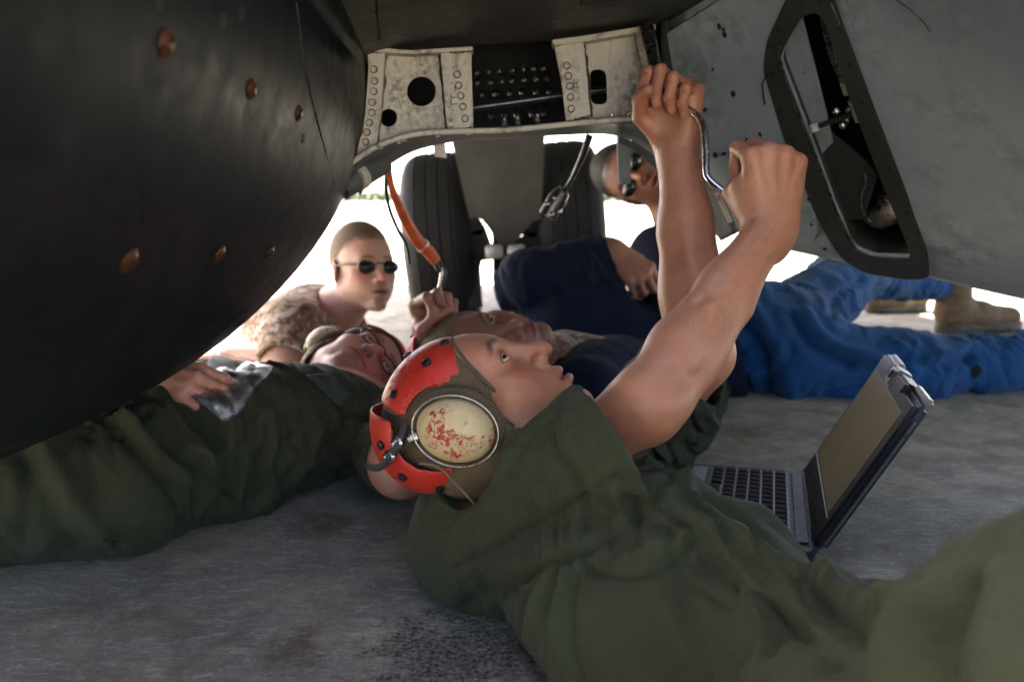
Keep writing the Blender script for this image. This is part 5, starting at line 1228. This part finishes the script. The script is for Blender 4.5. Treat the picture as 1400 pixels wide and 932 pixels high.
# ---- the man lying behind the nearest one, holding the orange cable
Bm = person(gp(760, 560), 'man in brown cloth helmet lying behind the nearest man, fist round the orange cable')
fB = headfr((-.060, 1.498, .175), (.38, -.64, .67), (-.85, -.46, .05), 1.0)
nB = at(785, 505, 1.57); S = SDF(); head_sdf(S, fB, mouth=.0, eye_open=.0028, wide=1.0); S.cone(fB.w((0, -.02, -.055)), nB, .055, .062, .03)
sB1, sB2 = at(800, 550, 1.42), at(830, 510, 1.66); S.cone(sB1, sB2, .05, .05, .03)
wrB = at(588, 478, 1.50); elB = at(610, 600, 1.52); S.cone(elB, wrB, .042, .030, .03); S.cone(sB1, elB, .045, .042, .03)
hB = Fr(wrB, frame_yz(dirv(.02, 1, .05), dirv(-.70, .0, -.72)), 1.0)
pB = hand_sdf(S, hB, 1, [(62, 86, 45), (66, 90, 46), (70, 92, 48), (74, 94, 50)], thumb=[(.026, .020, -.012), (.042, .050, -.030), (.030, .076, -.050), (.006, .086, -.058)])
skin_obj(Bm, S, fB, .0030, (.33, .165, .115), (pB,), stubble=.08, blush=.9, lips=(.30, .09, .08))
eyes(fB, Bm, (.2, .9, .3), MT)
helB = sdf_obj('helmet', Bm, cap_sdf(fB, .008, (.062, .056)), .0034, 'tan_cloth'); sdf_obj('shell_plate', helB, shell_sdf(fB, 128, 200, .078, .011), .003, 'red_shell')
sdf_obj('shell_plate', helB, shell_sdf(fB, 74, 118, .080, .016), .003, 'red_shell')
tube('strap', [fB.w((-.085, .03, .05)), fB.w((-.09, .0, .075)), fB.w((-.075, -.04, .11))], .006, MT['strap_webbing'], helB, 8, 5)
G = SDF(); G.cone(sB1, sB2, .078, .074, .05); G.cone(sB1 * .5 + sB2 * .5, at(900, 520, 1.72), .088, .085, .06); G.cone(sB1, elB, .075, .06, .03)
W = Cloth(); W.folds(sB1, at(950, 520, 1.6), .2, dirv(.8, .5, 0), .05, .006, .8, 41)
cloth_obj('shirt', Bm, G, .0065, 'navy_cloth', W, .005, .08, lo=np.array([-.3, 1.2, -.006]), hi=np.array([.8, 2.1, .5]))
S = SDF(); S.cone(nB - np.array([.02, 0, -.01]), nB + np.array([.035, .01, -.01]), .070, .078, .01); I = SDF(); I.cone(nB - np.array([.1, 0, 0]), nB + np.array([.01, 0, 0]), .066, .064, .01); S.sub(I, .004, 's'); sdf_obj('camo_collar', Bm, S, .004, 'desert_camo')
# ---------------------------------------------------------------- laptop
Hf, Hn = gp(1101, 645, .026), gp(1113, 752, .026)
LT = thing('laptop', tuple((Hf + Hn) / 2 * np.array([1, 1, 0])), 'open rugged grey laptop on the concrete, olive screen tilted back, beside the nearest man', 'laptop')
hx = unit(Hn - Hf); hl = np.linalg.norm(Hn - Hf); dn = np.array([-1, .10, 0.]); dn = unit(dn - hx * dn.dot(hx) * .55); DEP = .235
def lbox(name, o, ax, ay, az, sx, sy, sz, mat, parent, bev=.004, seg=2):
    """box from corner o along three axes"""
    bm = bmesh.new(); bmesh.ops.create_cube(bm, size=1)
    for v in bm.verts:
        p = np.array(o) + ax * (v.co.x + .5) * sx + ay * (v.co.y + .5) * sy + az * (v.co.z + .5) * sz; v.co = Vector(p)
    if bev: bmesh.ops.bevel(bm, geom=bm.edges[:], offset=bev, segments=seg, affect='EDGES')
    o_ = bm_obj(name, bm, mat, parent, True); o_.data.set_sharp_from_angle(angle=R_(35)); return o_
zz = np.array([0, 0, 1.]); b0 = Hf - zz * .024
base = lbox('base', b0, hx, dn, zz, hl, DEP, .024, MT['laptop_case'], LT, .005)
lbox('palm_rest', b0 + dn * .158 + hx * .012 + zz * .0225, hx, dn, zz, hl - .024, DEP - .166, .003, MT['laptop_palm'], base, .001, 1)
lbox('touchpad', b0 + dn * .168 + hx * (hl * .5 - .05) + zz * .0252, hx, dn, zz, .09, .055, .0012, MT['laptop_case'], base, .0005, 1)
lbox('key_well', b0 + dn * .028 + hx * .012 + zz * .0222, hx, dn, zz, hl - .024, .122, .0025, MT['black_plastic'], base, .0005, 1)
key = None; kw = (hl - .030) / 15; kd = .118 / 6
bm = bmesh.new(); bmesh.ops.create_cube(bm, size=1)
for v in bm.verts: t = .86 if v.co.z > 0 else 1; v.co = Vector((v.co.x * t * (kw - .003), v.co.y * t * (kd - .003), v.co.z * .0045))
bmesh.ops.bevel(bm, geom=[e for e in bm.edges if all(v.co.z > 0 for v in e.verts)], offset=.001, segments=1, affect='EDGES')
KM = Matrix(((hx[0], dn[0], 0, 0), (hx[1], dn[1], 0, 0), (0, 0, 1, 0), (0, 0, 0, 1)))
for r in range(6):
    for c in range(15):
        if r == 5 and 4 <= c <= 8 and c != 6: continue
        p = b0 + hx * (.015 + kw * (c + .5)) + dn * (.030 + kd * (r + .5)) + zz * .0268; M = Matrix.Translation(Vector(p)) @ KM
        if r == 5 and c == 6: M = M @ Matrix.Diagonal((5.1, 1, 1, 1))
        if key is None: key = bm_obj('key', bm, MT['laptop_key'], base); key.matrix_basis = M
        else: share(key, 'key', base, M)
lbox('speaker_bar', b0 + dn * .006 + hx * .02 + zz * .0230, hx, dn, zz, hl - .04, .016, .003, MT['laptop_case'], base, .001, 1)
# lid
T1 = at(1212, 490, Hf[1] - .04); ly = T1 - (Hf + dn * .0); lh = np.linalg.norm(ly); ly = unit(ly - hx * (ly.dot(hx))); lz = unit(np.cross(ly, hx)); lz = lz if lz.dot(-dn) > 0 else -lz
LH = .226; l0 = Hf + zz * .004 - lz * .002
lid = lbox('lid', l0, hx, ly, lz, hl, LH, .017, MT['laptop_case'], LT, .006, 3)
lbox('bezel', l0 + hx * .006 + ly * .004 - lz * .0016, hx, ly, lz, hl - .012, LH - .010, .003, MT['black_plastic'], lid, .001, 1)
lbox('screen', l0 + hx * .020 + ly * .042 - lz * .0028, hx, ly, lz, hl - .044, LH - .066, .002, MT['laptop_screen'], lid, 0)
lbox('silver_strip', l0 + hx * .012 + ly * .036 - lz * .0030, hx, ly, lz, hl - .03, .0025, .002, MT['laptop_silver'], lid, .0005, 1)
lbox('edge_trim', l0 + hx * (hl - .003) + ly * .01 - lz * .002, hx, ly, lz, .0055, LH - .03, .009, MT['black_plastic'], lid, .002, 2); lbox('edge_highlight', l0 + hx * (hl - .002) + ly * .012 + lz * .0078, hx, ly, lz, .0055, LH - .034, .0035, MT['laptop_silver'], lid, .001, 1)  # thin silver line stands in for the highlight along the lid edge
for a, b in ((.012, .105), (.165, .235)): lbox('corner_bumper', l0 + hx * a + ly * (LH - .014) - lz * .004, hx, ly, lz, b - a, .020, .024, MT['black_plastic'], lid, .004, 2)
for a in (.004, hl - .09): lbox('top_bar', l0 + hx * a + ly * (LH + .002) + lz * .006, hx, ly, lz, .086, .008, .012, MT['laptop_silver'], lid, .003, 2)
lbox('latch', l0 + hx * .115 + ly * (LH - .022) - lz * .006, hx, ly, lz, .042, .030, .026, MT['laptop_silver'], lid, .004, 2); lbox('latch_button', l0 + hx * .126 + ly * (LH - .010) - lz * .009, hx, ly, lz, .02, .012, .004, MT['black_plastic'], lid, .001, 1)
for a in (.03, hl - .07): lbox('hinge', Hf + hx * a - lz * .004 - zz * .004, hx, unit(ly), lz, .04, .018, .016, MT['black_plastic'], LT, .004, 2)
for a in (.05, hl - .06): lbox('hinge_cap', l0 + hx * a + ly * .012 - lz * .0035, hx, ly, lz, .012, .006, .003, MT['bolt_dark'], lid, .001, 1)
